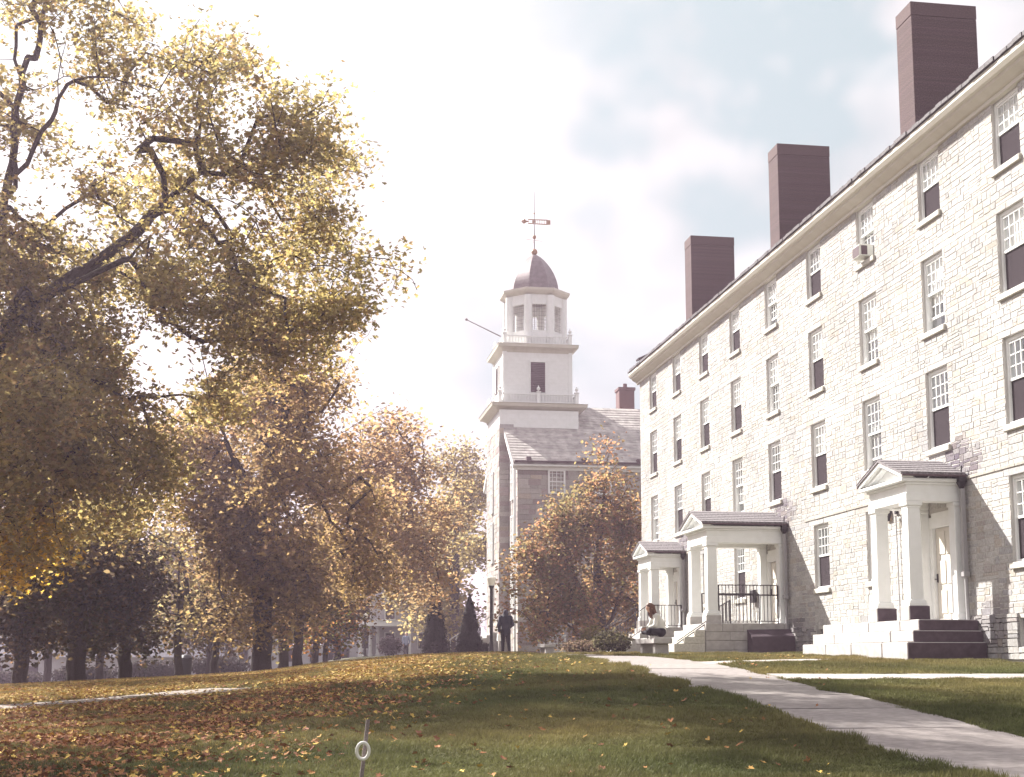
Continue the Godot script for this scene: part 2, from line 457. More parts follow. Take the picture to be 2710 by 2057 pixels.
func dormitory() -> void:
	DORM = node("stone_dormitory", self, Vector3(0, 0, 0))
	tag(DORM, "long four storey pale limestone dormitory with tall brick chimneys and white porches", "building")
	var op := facade_openings()
	# the backing of the wall: mortar face, cut by the openings, with reveals
	var zs := [END_FAR, END_NEAR]
	var ys := [-0.6, 13.3]
	for a in op:
		for k in [a[0], a[1]]:
			if not zs.has(k): zs.append(k)
		for k in [a[2], a[3]]:
			if not ys.has(k): ys.append(k)
	zs.sort(); ys.sort()
	var wb := Mb.new()
	var x0 := WALL + 0.004
	for i in zs.size() - 1:
		for j in ys.size() - 1:
			var cz: float = (zs[i] + zs[i + 1]) * 0.5
			var cy: float = (ys[j] + ys[j + 1]) * 0.5
			var hole := false
			for a in op:
				if cz > a[0] and cz < a[1] and cy > a[2] and cy < a[3]:
					hole = true
					break
			if not hole:
				wb.quad(Vector3(x0, ys[j], zs[i]), Vector3(x0, ys[j], zs[i + 1]), Vector3(x0, ys[j + 1], zs[i + 1]), Vector3(x0, ys[j + 1], zs[i]), Vector3.LEFT)
	obj("wall_backing", wb, M.mortar, DORM)
	var rv := Mb.new()
	for a in op:
		var x1 := WALL + 0.5
		rv.quad(Vector3(x0, a[2], a[0]), Vector3(x1, a[2], a[0]), Vector3(x1, a[3], a[0]), Vector3(x0, a[3], a[0]), Vector3(0, 0, 1))
		rv.quad(Vector3(x0, a[2], a[1]), Vector3(x1, a[2], a[1]), Vector3(x1, a[3], a[1]), Vector3(x0, a[3], a[1]), Vector3(0, 0, -1))
		rv.quad(Vector3(x0, a[3], a[0]), Vector3(x1, a[3], a[0]), Vector3(x1, a[3], a[1]), Vector3(x0, a[3], a[1]), Vector3(0, -1, 0))
		rv.quad(Vector3(x0, a[2], a[0]), Vector3(x1, a[2], a[0]), Vector3(x1, a[2], a[1]), Vector3(x0, a[2], a[1]), Vector3(0, 1, 0))
	obj("window_reveals", rv, M.mortar, DORM).set_meta("kind", "stuff")
	# inside: dark rooms behind the windows, floors, then the other three walls
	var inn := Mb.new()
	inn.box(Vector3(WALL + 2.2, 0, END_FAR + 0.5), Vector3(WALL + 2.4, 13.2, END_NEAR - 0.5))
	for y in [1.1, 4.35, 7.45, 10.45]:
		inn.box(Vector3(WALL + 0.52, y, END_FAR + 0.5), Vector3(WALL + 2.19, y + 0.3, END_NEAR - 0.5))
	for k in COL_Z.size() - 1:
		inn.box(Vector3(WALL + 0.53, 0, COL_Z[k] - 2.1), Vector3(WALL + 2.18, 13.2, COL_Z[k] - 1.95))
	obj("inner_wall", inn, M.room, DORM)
	var ow := Mb.new()
	ow.box(Vector3(WALL + 0.03, -0.6, END_FAR), Vector3(WALL + 13.0, 13.3, END_FAR + 0.45))
	ow.box(Vector3(WALL + 0.03, -0.6, END_NEAR - 0.45), Vector3(WALL + 13.0, 13.3, END_NEAR))
	ow.box(Vector3(WALL + 12.55, -0.6, END_FAR + 0.46), Vector3(WALL + 13.0, 13.3, END_NEAR - 0.46))
	obj("end_wall", ow, M.far_stone, DORM)
	# the stones of the long wall
	var cuts := [0.0, 0.28, 1.02, 12.95]
	for r in 4:
		cuts.append(ROW_FOOT[r] - 0.17); cuts.append(ROW_FOOT[r] + ROW_HIGH[r]); cuts.append(ROW_FOOT[r])
		cuts.append(ROW_FOOT[r] + ROW_HIGH[r] + 0.16)
	cuts.sort()
	var blocks := []     # [y0, y1, z0, z1, proud]
	for i in cuts.size() - 1:
		var hh: float = cuts[i + 1] - cuts[i]
		if hh < 0.02 or cuts[i] > 12.9:
			continue
		var lintel := false
		for r in 4:
			if absf(cuts[i] - (ROW_FOOT[r] + ROW_HIGH[r])) < 0.01:
				lintel = true
		var chunk := END_FAR
		while chunk < END_NEAR - 0.01:
			var chunk_end := minf(chunk + rng.randf_range(1.2, 3.6), END_NEAR)
			if END_NEAR - chunk_end < 1.0:
				chunk_end = END_NEAR
			var n := maxi(1, int(round(hh / rng.randf_range(0.14, 0.19))))
			var y := float(cuts[i])
			for k in n:
				var y2: float = cuts[i + 1] if k == n - 1 else y + hh / n * rng.randf_range(0.85, 1.15)
				var spans := [[chunk, chunk_end]]
				for a in op:
					var grow := 0.0
					var lo: float = a[2] - (0.17 if a[2] > 2.0 else 0.0)
					if a[2] > 2.0 and y2 <= a[2] + 0.001:
						grow = 0.06
					if y2 > lo + 0.01 and y < a[3] - 0.01:
						var nxt := []
						for s in spans:
							if a[1] + grow <= s[0] or a[0] - grow >= s[1]:
								nxt.append(s)
								continue
							if a[0] - grow > s[0]: nxt.append([s[0], a[0] - grow])
							if a[1] + grow < s[1]: nxt.append([a[1] + grow, s[1]])
						spans = nxt
				for s in spans:
					var z: float = s[0]
					while z < s[1] - 0.02:
						var L := rng.randf_range(0.13, 0.46) if not lintel else rng.randf_range(0.5, 1.3)
						if rng.randf() < 0.12:
							L *= 1.5
						if s[1] - z - L < 0.2:
							L = s[1] - z
						var base := 0.05 if y < 1.0 else 0.0
						var hgt := y2 - y
						if hgt > 0.15 and not lintel and rng.randf() < 0.3:
							var c := y + hgt * rng.randf_range(0.4, 0.6)
							blocks.append([y, c, z, z + L, base + rng.randf_range(0.003, 0.008)])
							blocks.append([c, y2, z, z + L, base + rng.randf_range(0.003, 0.008)])
						else:
							blocks.append([y, y2, z, z + L, base + rng.randf_range(0.003, 0.009)])
						z += L
				y = y2
			chunk = chunk_end
	# the 300 that show largest are pieces of their own
	var scored := []
	for i in blocks.size():
		var b: Array = blocks[i]
		var cz: float = (b[2] + b[3]) * 0.5
		if cz > -27.9 or (cz > -33.6 and cz < -30.8 and b[0] < 4.6):
			continue
		scored.append([(b[1] - b[0]) * (b[3] - b[2]) / pow(absf(cz), 3.0), i])
	scored.sort_custom(func(p, q): return p[0] > q[0])
	var single := {}
	for k in mini(298, scored.size()):
		single[scored[k][1]] = true
	var rest := Mb.new()
	for i in blocks.size():
		var b: Array = blocks[i]
		var target := Mb.new() if single.has(i) else rest
		target.col = stone_color()
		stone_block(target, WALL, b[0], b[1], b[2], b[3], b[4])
		if single.has(i):
			obj("stone", target, M.stone, DORM)
	var so := obj("stonework", rest, M.stone, DORM)
	so.set_meta("kind", "stuff")
	# windows
	var protos := []
	for r in 4:
		protos.append(make_window(ROW_HIGH[r]))
	for c in COL_Z.size():
		for r in 4:
			if r == 0 and c in [2, 5, 8]:
				continue
			var wn: Node3D = protos[r].duplicate()
			wn.name = "window"
			DORM.add_child(wn, true)
			wn.position = Vector3(WALL, ROW_FOOT[r], COL_Z[c])
			var t := rng.randf()
			var u := rng.randf()
			if u < 0.3:
				wn.get_node("insect_screen").free()
				if u < 0.18:      # pushed up a little
					for part in wn.get_children():
						if part.name == "lower_sash" or part.name == "pane":
							part.position.y += 0.2 + u
							break
			if r >= 2:
				if c == 1 and r == 2:
					blind(wn, ROW_HIGH[r], 0.06, M.curtain, 0.3)
				if t < 0.86:
					blind(wn, ROW_HIGH[r], 0.5 if t < 0.6 else 0.38, M.blind)
				else:
					blind(wn, ROW_HIGH[r], 0.72, M.curtain)
			elif r == 1 and c > 3 and t < 0.8:
				blind(wn, ROW_HIGH[r], rng.randf_range(0.36, 0.55), M.blind)
			elif r == 0 and t < 0.3:
				blind(wn, ROW_HIGH[r], rng.randf_range(0.4, 0.6), M.curtain)
	for p in protos:
		p.free()
	for c in [1, 4, 7, 9]:
		var bw := node("basement_window", DORM, Vector3(WALL, 0.28, COL_Z[c]))
		var f := Mb.new()
		f.box(Vector3(0.1, 0, -0.45), Vector3(0.2, 0.64, -0.38)); f.box(Vector3(0.1, 0, 0.38), Vector3(0.2, 0.64, 0.45))
		f.box(Vector3(0.1, 0.57, -0.379), Vector3(0.2, 0.64, 0.379)); f.box(Vector3(0.1, 0, -0.379), Vector3(0.2, 0.06, 0.379))
		f.box(Vector3(0.11, 0.061, -0.02), Vector3(0.18, 0.569, 0.02))
		obj("frame", f, M.house_grey, bw)
		var g := Mb.new()
		g.box(Vector3(0.14, 0.04, -0.4), Vector3(0.16, 0.6, 0.4))
		obj("pane", g, M.glass_dark, bw)
	# cornice: a box gutter on a sloping crown moulding
	var prof := [Vector2(0.02, 12.88), Vector2(-0.07, 12.90), Vector2(-0.07, 12.99), Vector2(-0.14, 13.02), Vector2(-0.30, 13.12), Vector2(-0.32, 13.18), Vector2(-0.40, 13.20), Vector2(-0.46, 13.30), Vector2(-0.46, 13.42), Vector2(0.1, 13.43)]
	var co := Mb.new()
	for i in prof.size() - 1:
		var a: Vector2 = prof[i]
		var b: Vector2 = prof[i + 1]
		var nrm := Vector3(-(b.y - a.y), (b.x - a.x), 0)
		if nrm.x > 0.0: nrm = -nrm
		if i == prof.size() - 2: nrm = Vector3.UP
		co.quad(Vector3(WALL + a.x, a.y, END_FAR - 0.4), Vector3(WALL + a.x, a.y, END_NEAR), Vector3(WALL + b.x, b.y, END_NEAR), Vector3(WALL + b.x, b.y, END_FAR - 0.4), nrm)
	var mid := Vector3(WALL - 0.1, 13.2, END_FAR - 0.4)
	for i in prof.size() - 1:
		co.tri(mid, Vector3(WALL + prof[i].x, prof[i].y, END_FAR - 0.4), Vector3(WALL + prof[i + 1].x, prof[i + 1].y, END_FAR - 0.4), Vector3(0, 0, -1))
	obj("cornice", co, M.cream_paint, DORM)
	var ra := WALL - 0.49
	var rb := WALL + 13.4
	var rm := WALL + 6.5
	var ry := 13.47
	var top := 16.6
	var rf := Mb.new()
	rf.hexa([Vector3(ra, ry - 0.04, END_FAR - 0.42), Vector3(ra, ry + 0.03, END_FAR - 0.42), Vector3(rm, top, END_FAR - 0.42), Vector3(rm, top - 0.1, END_FAR - 0.42),
		Vector3(ra, ry - 0.04, END_NEAR + 0.3), Vector3(ra, ry + 0.03, END_NEAR + 0.3), Vector3(rm, top, END_NEAR + 0.3), Vector3(rm, top - 0.1, END_NEAR + 0.3)])
	rf.hexa([Vector3(rb, ry - 0.04, END_FAR - 0.42), Vector3(rb, ry + 0.03, END_FAR - 0.42), Vector3(rm, top, END_FAR - 0.42), Vector3(rm, top - 0.1, END_FAR - 0.42),
		Vector3(rb, ry - 0.04, END_NEAR + 0.3), Vector3(rb, ry + 0.03, END_NEAR + 0.3), Vector3(rm, top, END_NEAR + 0.3), Vector3(rm, top - 0.1, END_NEAR + 0.3)])
	var zz := END_FAR
	while zz < -20.0:      # ragged butts of the eaves slates
		var l := rng.randf_range(0.25, 0.4)
		rf.box(Vector3(ra - rng.randf_range(0.01, 0.04), ry - 0.035, zz), Vector3(ra + 0.2, ry + rng.randf_range(0.045, 0.075), zz + l - 0.01))
		zz += l
	obj("roof", rf, M.slate, DORM)
	var gp := Mb.new()
	for zc in [END_FAR + 0.2, END_NEAR - 0.25]:
		gp.hexa([Vector3(WALL + 0.0, 13.3, zc - 0.2), Vector3(WALL + 0.0, 14.0, zc - 0.2), Vector3(rm, 17.1, zc - 0.2), Vector3(rm, 13.3, zc - 0.2), Vector3(WALL + 0.0, 13.3, zc + 0.2), Vector3(WALL + 0.0, 14.0, zc + 0.2), Vector3(rm, 17.1, zc + 0.2), Vector3(rm, 13.3, zc + 0.2)])
		gp.hexa([Vector3(WALL + 13.0, 13.3, zc - 0.2), Vector3(WALL + 13.0, 14.0, zc - 0.2), Vector3(rm + 0.001, 17.1, zc - 0.2), Vector3(rm + 0.001, 13.3, zc - 0.2), Vector3(WALL + 13.0, 13.3, zc + 0.2), Vector3(WALL + 13.0, 14.0, zc + 0.2), Vector3(rm + 0.001, 17.1, zc + 0.2), Vector3(rm + 0.001, 13.3, zc + 0.2)])
	gp.col = Color(0.16, 0.09, 0.10)
	for k in gp.c.size():
		gp.c[k] = gp.col
	obj("gable_parapet", gp, M.brick, DORM)
	var cp := Mb.new()
	for zc in [END_FAR + 0.2, END_NEAR - 0.25]:
		cp.bar(Vector3(WALL - 0.15, 13.98, zc), Vector3(rm, 17.16, zc), 0.5, 0.09)
		cp.bar(Vector3(WALL + 13.15, 13.98, zc), Vector3(rm, 17.16, zc), 0.5, 0.09)
	obj("parapet_coping", cp, M.slate, DORM)
	# chimneys
	for z in [-36.05, -47.44, -58.9, -24.6]:
		var b := Mb.new()
		b.col = Color(0.13, 0.083, 0.085)
		b.box(Vector3(17.42, 12.5, z - 1.0), Vector3(19.44, 18.62, z), 0.012)
		b.box(Vector3(17.405, 18.621, z - 1.015), Vector3(19.455, 19.04, z + 0.015), 0.012)
		var y := 12.6
		while y < 18.6:      # courses, weathered one by one
			var s := rng.randf_range(0.86, 1.12)
			b.col = Color(0.13 * s, 0.083 * s, 0.085 * s)
			b.box(Vector3(17.416, y, z - 1.004), Vector3(19.444, y + 0.062, z + 0.004), 0.0)
			y += 0.076
		obj("chimney", b, M.brick, DORM)
	# a thin belt course over the ground floor
	var bc := Mb.new()
	var z1 := END_FAR
	while z1 < END_NEAR:
		var l := rng.randf_range(0.6, 1.2)
		bc.col = Color(0.47, 0.45, 0.42) * rng.randf_range(0.88, 1.06)
		if not (fmod(z1 * 7.31, 1.0) > -0.15):
			bc.box(Vector3(WALL - 0.028, 4.285, z1), Vector3(WALL + 0.02, 4.36, minf(z1 + l - 0.006, END_NEAR)), 0.008)
		z1 += l
	obj("belt_course", bc, M.stone, DORM)

# ---------------------------------------------------------------- porches
func sq(b: Mb, at: Vector3, prof: Array) -> void:   # a square shaft, prof: [half width, height]
	var pr := []
	for p in prof:
		pr.append([p[0] * sqrt(2.0), p[1]])
	b.lathe(at, pr, 4, PI / 4.0, false)

func porch(label: String, zc: float, hz: float, xf: float, plat: float, foot: float) -> Node3D:
	var o := node("porch", DORM)
	if label: o.set_meta("label", label)
	var ctop := 3.76
	var wall := WALL - 0.045
	for s in [-1.0, 1.0]:
		var z: float = zc + s * hz
		var b := Mb.new()
		sq(b, Vector3(xf, 0, z), [[0.225, foot], [0.225, foot + 0.07], [0.205, foot + 0.09], [0.205, foot + 0.12], [0.17, foot + 0.15], [0.155, ctop - 0.16], [0.165, ctop - 0.155], [0.165, ctop - 0.12], [0.2, ctop - 0.09], [0.2, ctop]])
		obj("column", b, M.white_paint, o)
		var pl := Mb.new()
		pl.box(Vector3(xf - 0.25, plat - 0.02, z - 0.25), Vector3(xf + 0.25, foot, z + 0.25), 0.015)
		obj("plinth", pl, M.step_stone, o)
		var pi := Mb.new()
		pi.box(Vector3(wall - 0.20, plat, z - 0.16), Vector3(wall + 0.03, ctop, z + 0.16), 0.012)
		pi.box(Vector3(wall - 0.23, plat + 0.001, z - 0.19), Vector3(wall + 0.025, plat + 0.16, z + 0.19), 0.012)
		pi.box(Vector3(wall - 0.23, ctop - 0.1, z - 0.19), Vector3(wall + 0.025, ctop - 0.003, z + 0.19), 0.012)
		obj("pilaster", pi, M.white_paint, o)
	var en := Mb.new()
	for s in [-1.0, 1.0]:
		var z: float = zc + s * hz
		en.box(Vector3(xf - 0.19, ctop + 0.001, z - 0.19), Vector3(wall + 0.03, ctop + 0.2, z + 0.19), 0.01)
		en.box(Vector3(xf - 0.17, ctop + 0.2, z - 0.17), Vector3(wall + 0.025, ctop + 0.40, z + 0.17))
		en.box(Vector3(xf - 0.22, ctop + 0.401, z + s * 0.05 - 0.18), Vector3(wall + 0.02, ctop + 0.46, z + s * 0.05 + 0.18), 0.012)
		en.box(Vector3(xf - 0.33, ctop + 0.461, z + s * 0.09 - 0.22), Vector3(wall + 0.015, ctop + 0.55, z + s * 0.09 + 0.22), 0.012)
	en.box(Vector3(xf - 0.185, ctop + 0.002, zc - hz + 0.191), Vector3(xf + 0.19, ctop + 0.199, zc + hz - 0.191), 0.0)
	en.box(Vector3(xf - 0.165, ctop + 0.2, zc - hz + 0.171), Vector3(xf + 0.17, ctop + 0.399, zc + hz - 0.171))
	en.box(Vector3(xf - 0.215, ctop + 0.402, zc - hz + 0.11), Vector3(xf + 0.1, ctop + 0.459, zc + hz - 0.11), 0.01)
	en.box(Vector3(xf - 0.36, ctop + 0.462, zc - hz - 0.35), Vector3(xf + 0.1, ctop + 0.545, zc + hz + 0.35), 0.012)
	obj("entablature", en, M.white_paint, o)
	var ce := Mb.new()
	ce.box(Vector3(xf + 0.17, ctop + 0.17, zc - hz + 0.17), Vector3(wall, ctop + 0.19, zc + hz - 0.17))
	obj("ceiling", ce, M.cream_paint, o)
	var ey := ctop + 0.55
	var hw := hz + 0.36
	var rise := 0.46
	var pd := Mb.new()
	pd.hexa([Vector3(xf - 0.10, ey, zc - hw + 0.12), Vector3(xf - 0.10, ey, zc), Vector3(xf - 0.10, ey + rise - 0.05, zc), Vector3(xf - 0.10, ey + 0.02, zc - hw + 0.12), Vector3(xf + 0.05, ey, zc - hw + 0.12), Vector3(xf + 0.05, ey, zc), Vector3(xf + 0.05, ey + rise - 0.05, zc), Vector3(xf + 0.05, ey + 0.02, zc - hw + 0.12)])
	pd.hexa([Vector3(xf - 0.10, ey, zc + hw - 0.12), Vector3(xf - 0.10, ey, zc + 0.0005), Vector3(xf - 0.10, ey + rise - 0.05, zc + 0.0005), Vector3(xf - 0.10, ey + 0.02, zc + hw - 0.12), Vector3(xf + 0.05, ey, zc + hw - 0.12), Vector3(xf + 0.05, ey, zc + 0.0005), Vector3(xf + 0.05, ey + rise - 0.05, zc + 0.0005), Vector3(xf + 0.05, ey + 0.02, zc + hw - 0.12)])
	for s in [-1.0, 1.0]:
		pd.bar(Vector3(xf - 0.22, ey + 0.045, zc + s * hw), Vector3(xf - 0.22, ey + rise + 0.02, zc), 0.3, 0.09)
		pd.bar(Vector3(xf - 0.16, ey - 0.0, zc + s * (hw - 0.12)), Vector3(xf - 0.16, ey + rise - 0.055, zc), 0.22, 0.07)
	obj("pediment", pd, M.white_paint, o)
	var rf := Mb.new()
	for s in [-1.0, 1.0]:
		rf.hexa([Vector3(xf - 0.40, ey + 0.07, zc + s * (hw + 0.05)), Vector3(xf - 0.40, ey + 0.11, zc + s * (hw + 0.05)), Vector3(xf - 0.40, ey + rise + 0.13, zc), Vector3(xf - 0.40, ey + rise + 0.07, zc),
			Vector3(wall + 0.02, ey + 0.07, zc + s * (hw + 0.05)), Vector3(wall + 0.02, ey + 0.11, zc + s * (hw + 0.05)), Vector3(wall + 0.02, ey + rise + 0.13, zc), Vector3(wall + 0.02, ey + rise + 0.07, zc)])
		for r in 6:      # courses of slates
			var t0 := r / 6.0
			var t1 := (r + 1) / 6.0 + 0.03
			var x := xf - 0.41
			while x < wall - 0.02:
				var l := minf(rng.randf_range(0.22, 0.34), wall - x)
				var up := 0.013
				var za: float = zc + s * (hw + 0.06) * (1.0 - t0)
				var zb: float = zc + s * (hw + 0.06) * (1.0 - minf(t1, 1.0))
				var ya := ey + 0.115 + (rise + 0.02) * t0
				var yb := ey + 0.115 + (rise + 0.02) * minf(t1, 1.0)
				rf.hexa([Vector3(x, ya, za), Vector3(x + l - 0.008, ya, za), Vector3(x + l - 0.008, ya + up + 0.008, za), Vector3(x, ya + up + 0.008, za), Vector3(x, yb, zb), Vector3(x + l - 0.008, yb, zb), Vector3(x + l - 0.008, yb + 0.004, zb), Vector3(x, yb + 0.004, zb)])
				x += l
	obj("roof", rf, M.porch_slate, o)
	var flo := Mb.new()
	flo.box(Vector3(xf - 0.19, plat - 0.12, zc - hz - 0.15), Vector3(wall, plat - 0.004, zc + hz + 0.15))
	obj("floor", flo, M.step_stone, o)
	# door in its case
	var dc := Mb.new()
	var dz := zc - 0.06
	var dtop := 3.55
	dc.box(Vector3(WALL - 0.03, plat, dz - 0.71), Vector3(WALL + 0.3, dtop, dz - 0.55), 0.01)
	dc.box(Vector3(WALL - 0.03, plat, dz + 0.55), Vector3(WALL + 0.3, dtop, dz + 0.74), 0.01)
	dc.box(Vector3(WALL - 0.035, dtop - 0.28, dz - 0.549), Vector3(WALL + 0.3, dtop + 0.1, dz + 0.549), 0.01)
	obj("door_case", dc, M.white_paint, o)
	var dd := Mb.new()
	dd.box(Vector3(WALL + 0.07, plat + 0.01, dz - 0.54), Vector3(WALL + 0.12, dtop - 0.29, dz + 0.54))
	var dh := dtop - 0.29 - plat
	for r in 3:
		for s in 2:
			var y0 := plat + 0.2 + r * dh * 0.315
			dd.box(Vector3(WALL + 0.05, y0, dz - 0.44 + s * 0.47), Vector3(WALL + 0.0701, y0 + dh * 0.25, dz - 0.03 + s * 0.47), 0.015)
	obj("door", dd, M.door_paint, o)
	var hd := Mb.new()
	hd.box(Vector3(WALL + 0.03, plat + 0.98, dz - 0.50), Vector3(WALL + 0.0695, plat + 1.2, dz - 0.455), 0.008)
	hd.tube([Vector3(WALL + 0.06, plat + 1.06, dz - 0.48), Vector3(WALL - 0.02, plat + 1.06, dz - 0.48), Vector3(WALL - 0.02, plat + 1.06, dz - 0.37)], [0.014, 0.014, 0.012], 6)
	obj("handle", hd, M.iron, o)
	# rainwater pipe at the wall, with its hopper and shoe
	var ds := Mb.new()
	var pz := zc + hz + 0.36
	ds.box(Vector3(wall - 0.13, 2.06, pz - 0.05), Vector3(wall - 0.02, ctop + 0.3, pz + 0.05), 0.012)
	ds.box(Vector3(wall - 0.17, 1.94, pz - 0.07), Vector3(wall - 0.01, 2.08, pz + 0.11), 0.02)
	ds.tube([Vector3(wall - 0.08, 1.95, pz + 0.02), Vector3(wall - 0.07, 0.2, pz + 0.03)], [0.045, 0.045], 8)
	obj("rainwater_pipe", ds, M.grey_metal, o)
	var ho := Mb.new()
	ho.lathe(Vector3(wall - 0.09, ctop + 0.3, pz), [[0.05, 0.0], [0.13, 0.16], [0.13, 0.30], [0.0, 0.301]], 4, PI / 4, false)
	ho.bar(Vector3(wall - 0.09, ctop + 0.58, pz), Vector3(wall - 0.06, ctop + 0.86, pz - 0.02), 0.03, 0.03)
	obj("hopper", ho, M.iron, o)
	var gu := Mb.new()
	for s in [-1.0, 1.0]:
		gu.box(Vector3(xf - 0.38, ey + 0.03, zc + s * (hw + 0.07) - 0.035), Vector3(wall, ey + 0.075, zc + s * (hw + 0.07) + 0.035), 0.01)
	obj("gutter", gu, M.shutter, o)
	return o

func railing(o: Node3D, a: Vector3, b: Vector3, high: float, n: int, extra := true) -> void:
	var r := Mb.new()
	var up := Vector3.UP
	r.bar(a + up * high, b + up * high, 0.045, 0.03)
	r.bar(a + up * 0.07, b + up * 0.07, 0.03, 0.025)
	if extra:
		r.bar(a + up * (high - 0.32), b + up * (high - 0.32), 0.045, 0.045)
	for k in n + 1:
		var p := a.lerp(b, float(k) / n)
		var w := 0.04 if k == 0 or k == n else 0.018
		r.bar(p + up * (0.0 if k == 0 or k == n else 0.07), p + up * high, w, w)
	obj("railing", r, M.iron, o)

func porches() -> void:
	mat("porch_slate", lin(0.33, 0.30, 0.31), 0.8, M.slate.albedo_texture, 0.8, 0.5)
	# the near porch: steps wrap round the near side, a long landing on the far side
	var r := porch("nearest porch with pale stone steps wrapped round it, shade plates on the near ends", -32.27, 0.92, 14.62, 0.93, 1.27)
	var st := [[13.89, -30.24, -36.9, -0.3, 0.40], [14.12, -30.42, -36.75, 0.401, 0.67], [14.36, -30.62, -36.6, 0.671, 0.93]]
	for s in st:
		var x: float = s[0]
		var cuts := [s[2], -35.2, -33.5, -31.65, s[1]]
		for k in 4:     # each step is laid from four blocks
			var b := Mb.new()
			b.box(Vector3(x + rng.randf_range(-0.012, 0.012), s[3], cuts[k] + 0.006), Vector3(WALL - 0.06, s[4] - 0.0015 * k, cuts[k + 1] - 0.006), 0.02)
			obj("step", b, M.step_stone, r)
	for k in 3:      # shade on the steps' near ends, put on as dark plates
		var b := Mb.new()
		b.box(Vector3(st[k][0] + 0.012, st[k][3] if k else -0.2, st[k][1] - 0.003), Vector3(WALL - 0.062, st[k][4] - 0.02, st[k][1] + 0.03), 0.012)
		obj("shade_plate", b, M.shade_and_hatch, r)
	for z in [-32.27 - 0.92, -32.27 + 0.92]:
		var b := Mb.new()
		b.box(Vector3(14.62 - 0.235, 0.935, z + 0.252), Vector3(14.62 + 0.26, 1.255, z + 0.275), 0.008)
		obj("plinth_shade_plate", b, M.shade_and_hatch, r)  # dark plate that paints the shade on the plinth's near side
	# the middle porch: a straight flight, an iron railing, a coal hatch against its side
	var m := porch("middle porch with white steps and iron railing", -44.58, 0.93, 13.38, 1.16, 1.42)
	var base := Mb.new()
	var y := -0.3
	for c in 4:
		var y2 := [0.30, 0.60, 0.88, 1.155][c] as float
		var x := 13.06
		while x < WALL - 0.08:
			var l := minf(rng.randf_range(0.5, 0.95), WALL - 0.06 - x)
			base.box(Vector3(x, y, -45.92), Vector3(x + l - 0.008, y2 - 0.006, -43.24 + rng.randf_range(-0.008, 0.008)), 0.012)
			x += l
		y = y2
	obj("base", base, M.step_stone, m)
	var sx := [12.02, 12.36, 12.72]
	var sy := [0.50, 0.72, 0.94]
	for k in 3:
		var b := Mb.new()
		b.box(Vector3(sx[k], -0.3 if k == 0 else sy[k - 1] + 0.001, -45.85), Vector3(13.05, sy[k], -43.3), 0.015)
		obj("step", b, M.sill_stone, m)
	railing(m, Vector3(13.62, 1.16, -43.63), Vector3(15.62, 1.16, -43.63), 1.24, 17)
	railing(m, Vector3(13.62, 1.16, -45.5), Vector3(15.62, 1.16, -45.5), 1.05, 14, false)
	railing(m, Vector3(14.75, 0.62, -49.4), Vector3(14.75, 1.05, -45.95), 0.95, 18, false)
	railing(m, Vector3(12.15, 0.5, -43.45), Vector3(13.15, 1.16, -43.45), 0.0001, 1, false)
	var ramp := Mb.new()
	ramp.hexa([Vector3(14.7, -0.3, -50.5), Vector3(15.8, -0.3, -50.5), Vector3(15.8, 0.3, -50.5), Vector3(14.7, 0.3, -50.5), Vector3(14.7, -0.3, -45.93), Vector3(15.8, -0.3, -45.93), Vector3(15.8, 1.1, -45.93), Vector3(14.7, 1.1, -45.93)])
	obj("ramp", ramp, M.step_stone, m)
	var mb := Mb.new()
	mb.box(Vector3(WALL - 0.16, 1.95, -46.85), Vector3(WALL - 0.04, 2.4, -46.45), 0.02)
	obj("meter_box", mb, M.iron, m)
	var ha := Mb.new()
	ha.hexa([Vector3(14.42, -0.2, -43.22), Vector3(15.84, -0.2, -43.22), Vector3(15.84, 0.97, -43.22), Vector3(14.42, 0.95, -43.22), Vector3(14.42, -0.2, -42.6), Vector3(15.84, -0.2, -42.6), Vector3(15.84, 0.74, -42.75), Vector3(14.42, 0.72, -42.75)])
	obj("cellar_hatch", ha, M.shade_and_hatch, m)
	# the far porch
	var f := porch("farthest porch, beside the orange maple", -56.5, 0.88, 14.62, 1.3, 1.62)
	var fb := Mb.new()
	fb.box(Vector3(14.3, -0.3, -57.8), Vector3(WALL - 0.06, 1.295, -55.2), 0.015)
	obj("base", fb, M.step_stone, f)
	for k in 4:
		var b := Mb.new()
		b.box(Vector3(12.95 + k * 0.34, -0.3 if k == 0 else 0.19 + k * 0.2, -57.5), Vector3(14.29, 0.4 + k * 0.22, -55.5), 0.015)
		obj("step", b, M.step_stone, f)
	railing(f, Vector3(13.0, 0.42, -55.45), Vector3(14.3, 1.3, -55.45), 0.9, 9, false)
	railing(f, Vector3(14.3, 1.3, -55.42), Vector3(15.7, 1.3, -55.42), 0.9, 10, false)
	railing(f, Vector3(13.0, 0.42, -57.55), Vector3(14.3, 1.3, -57.55), 0.9, 9, false)
	# lantern, its conduit and a small plaque on the wall beyond the near porch
	var la := node("wall_lantern", self, Vector3(WALL - 0.05, 3.85, -34.9))
	tag(la, "black lantern on the limestone wall beside the nearest porch", "lantern")
	var b1 := Mb.new()
	b1.bar(Vector3(0, 0.1, 0), Vector3(-0.22, 0.16, 0), 0.03, 0.03)
	b1.box(Vector3(-0.02, 0.0, -0.06), Vector3(0.04, 0.2, 0.06), 0.01)
	obj("bracket", b1, M.iron, la)
	var b2 := Mb.new()
	b2.lathe(Vector3(-0.24, 0, 0), [[0.0, -0.2], [0.07, -0.19], [0.13, 0.06], [0.15, 0.07], [0.05, 0.16], [0.02, 0.24], [0.0, 0.25]], 8, 0.0, false)
	obj("lamp_housing", b2, M.iron, la)
	var cd := Mb.new()
	cd.tube([Vector3(WALL - 0.07, 3.8, -34.86), Vector3(WALL - 0.07, 0.9, -34.82)], [0.018, 0.018], 6)
	obj("conduit", cd, M.grey_metal, DORM)
	var pq := Mb.new()
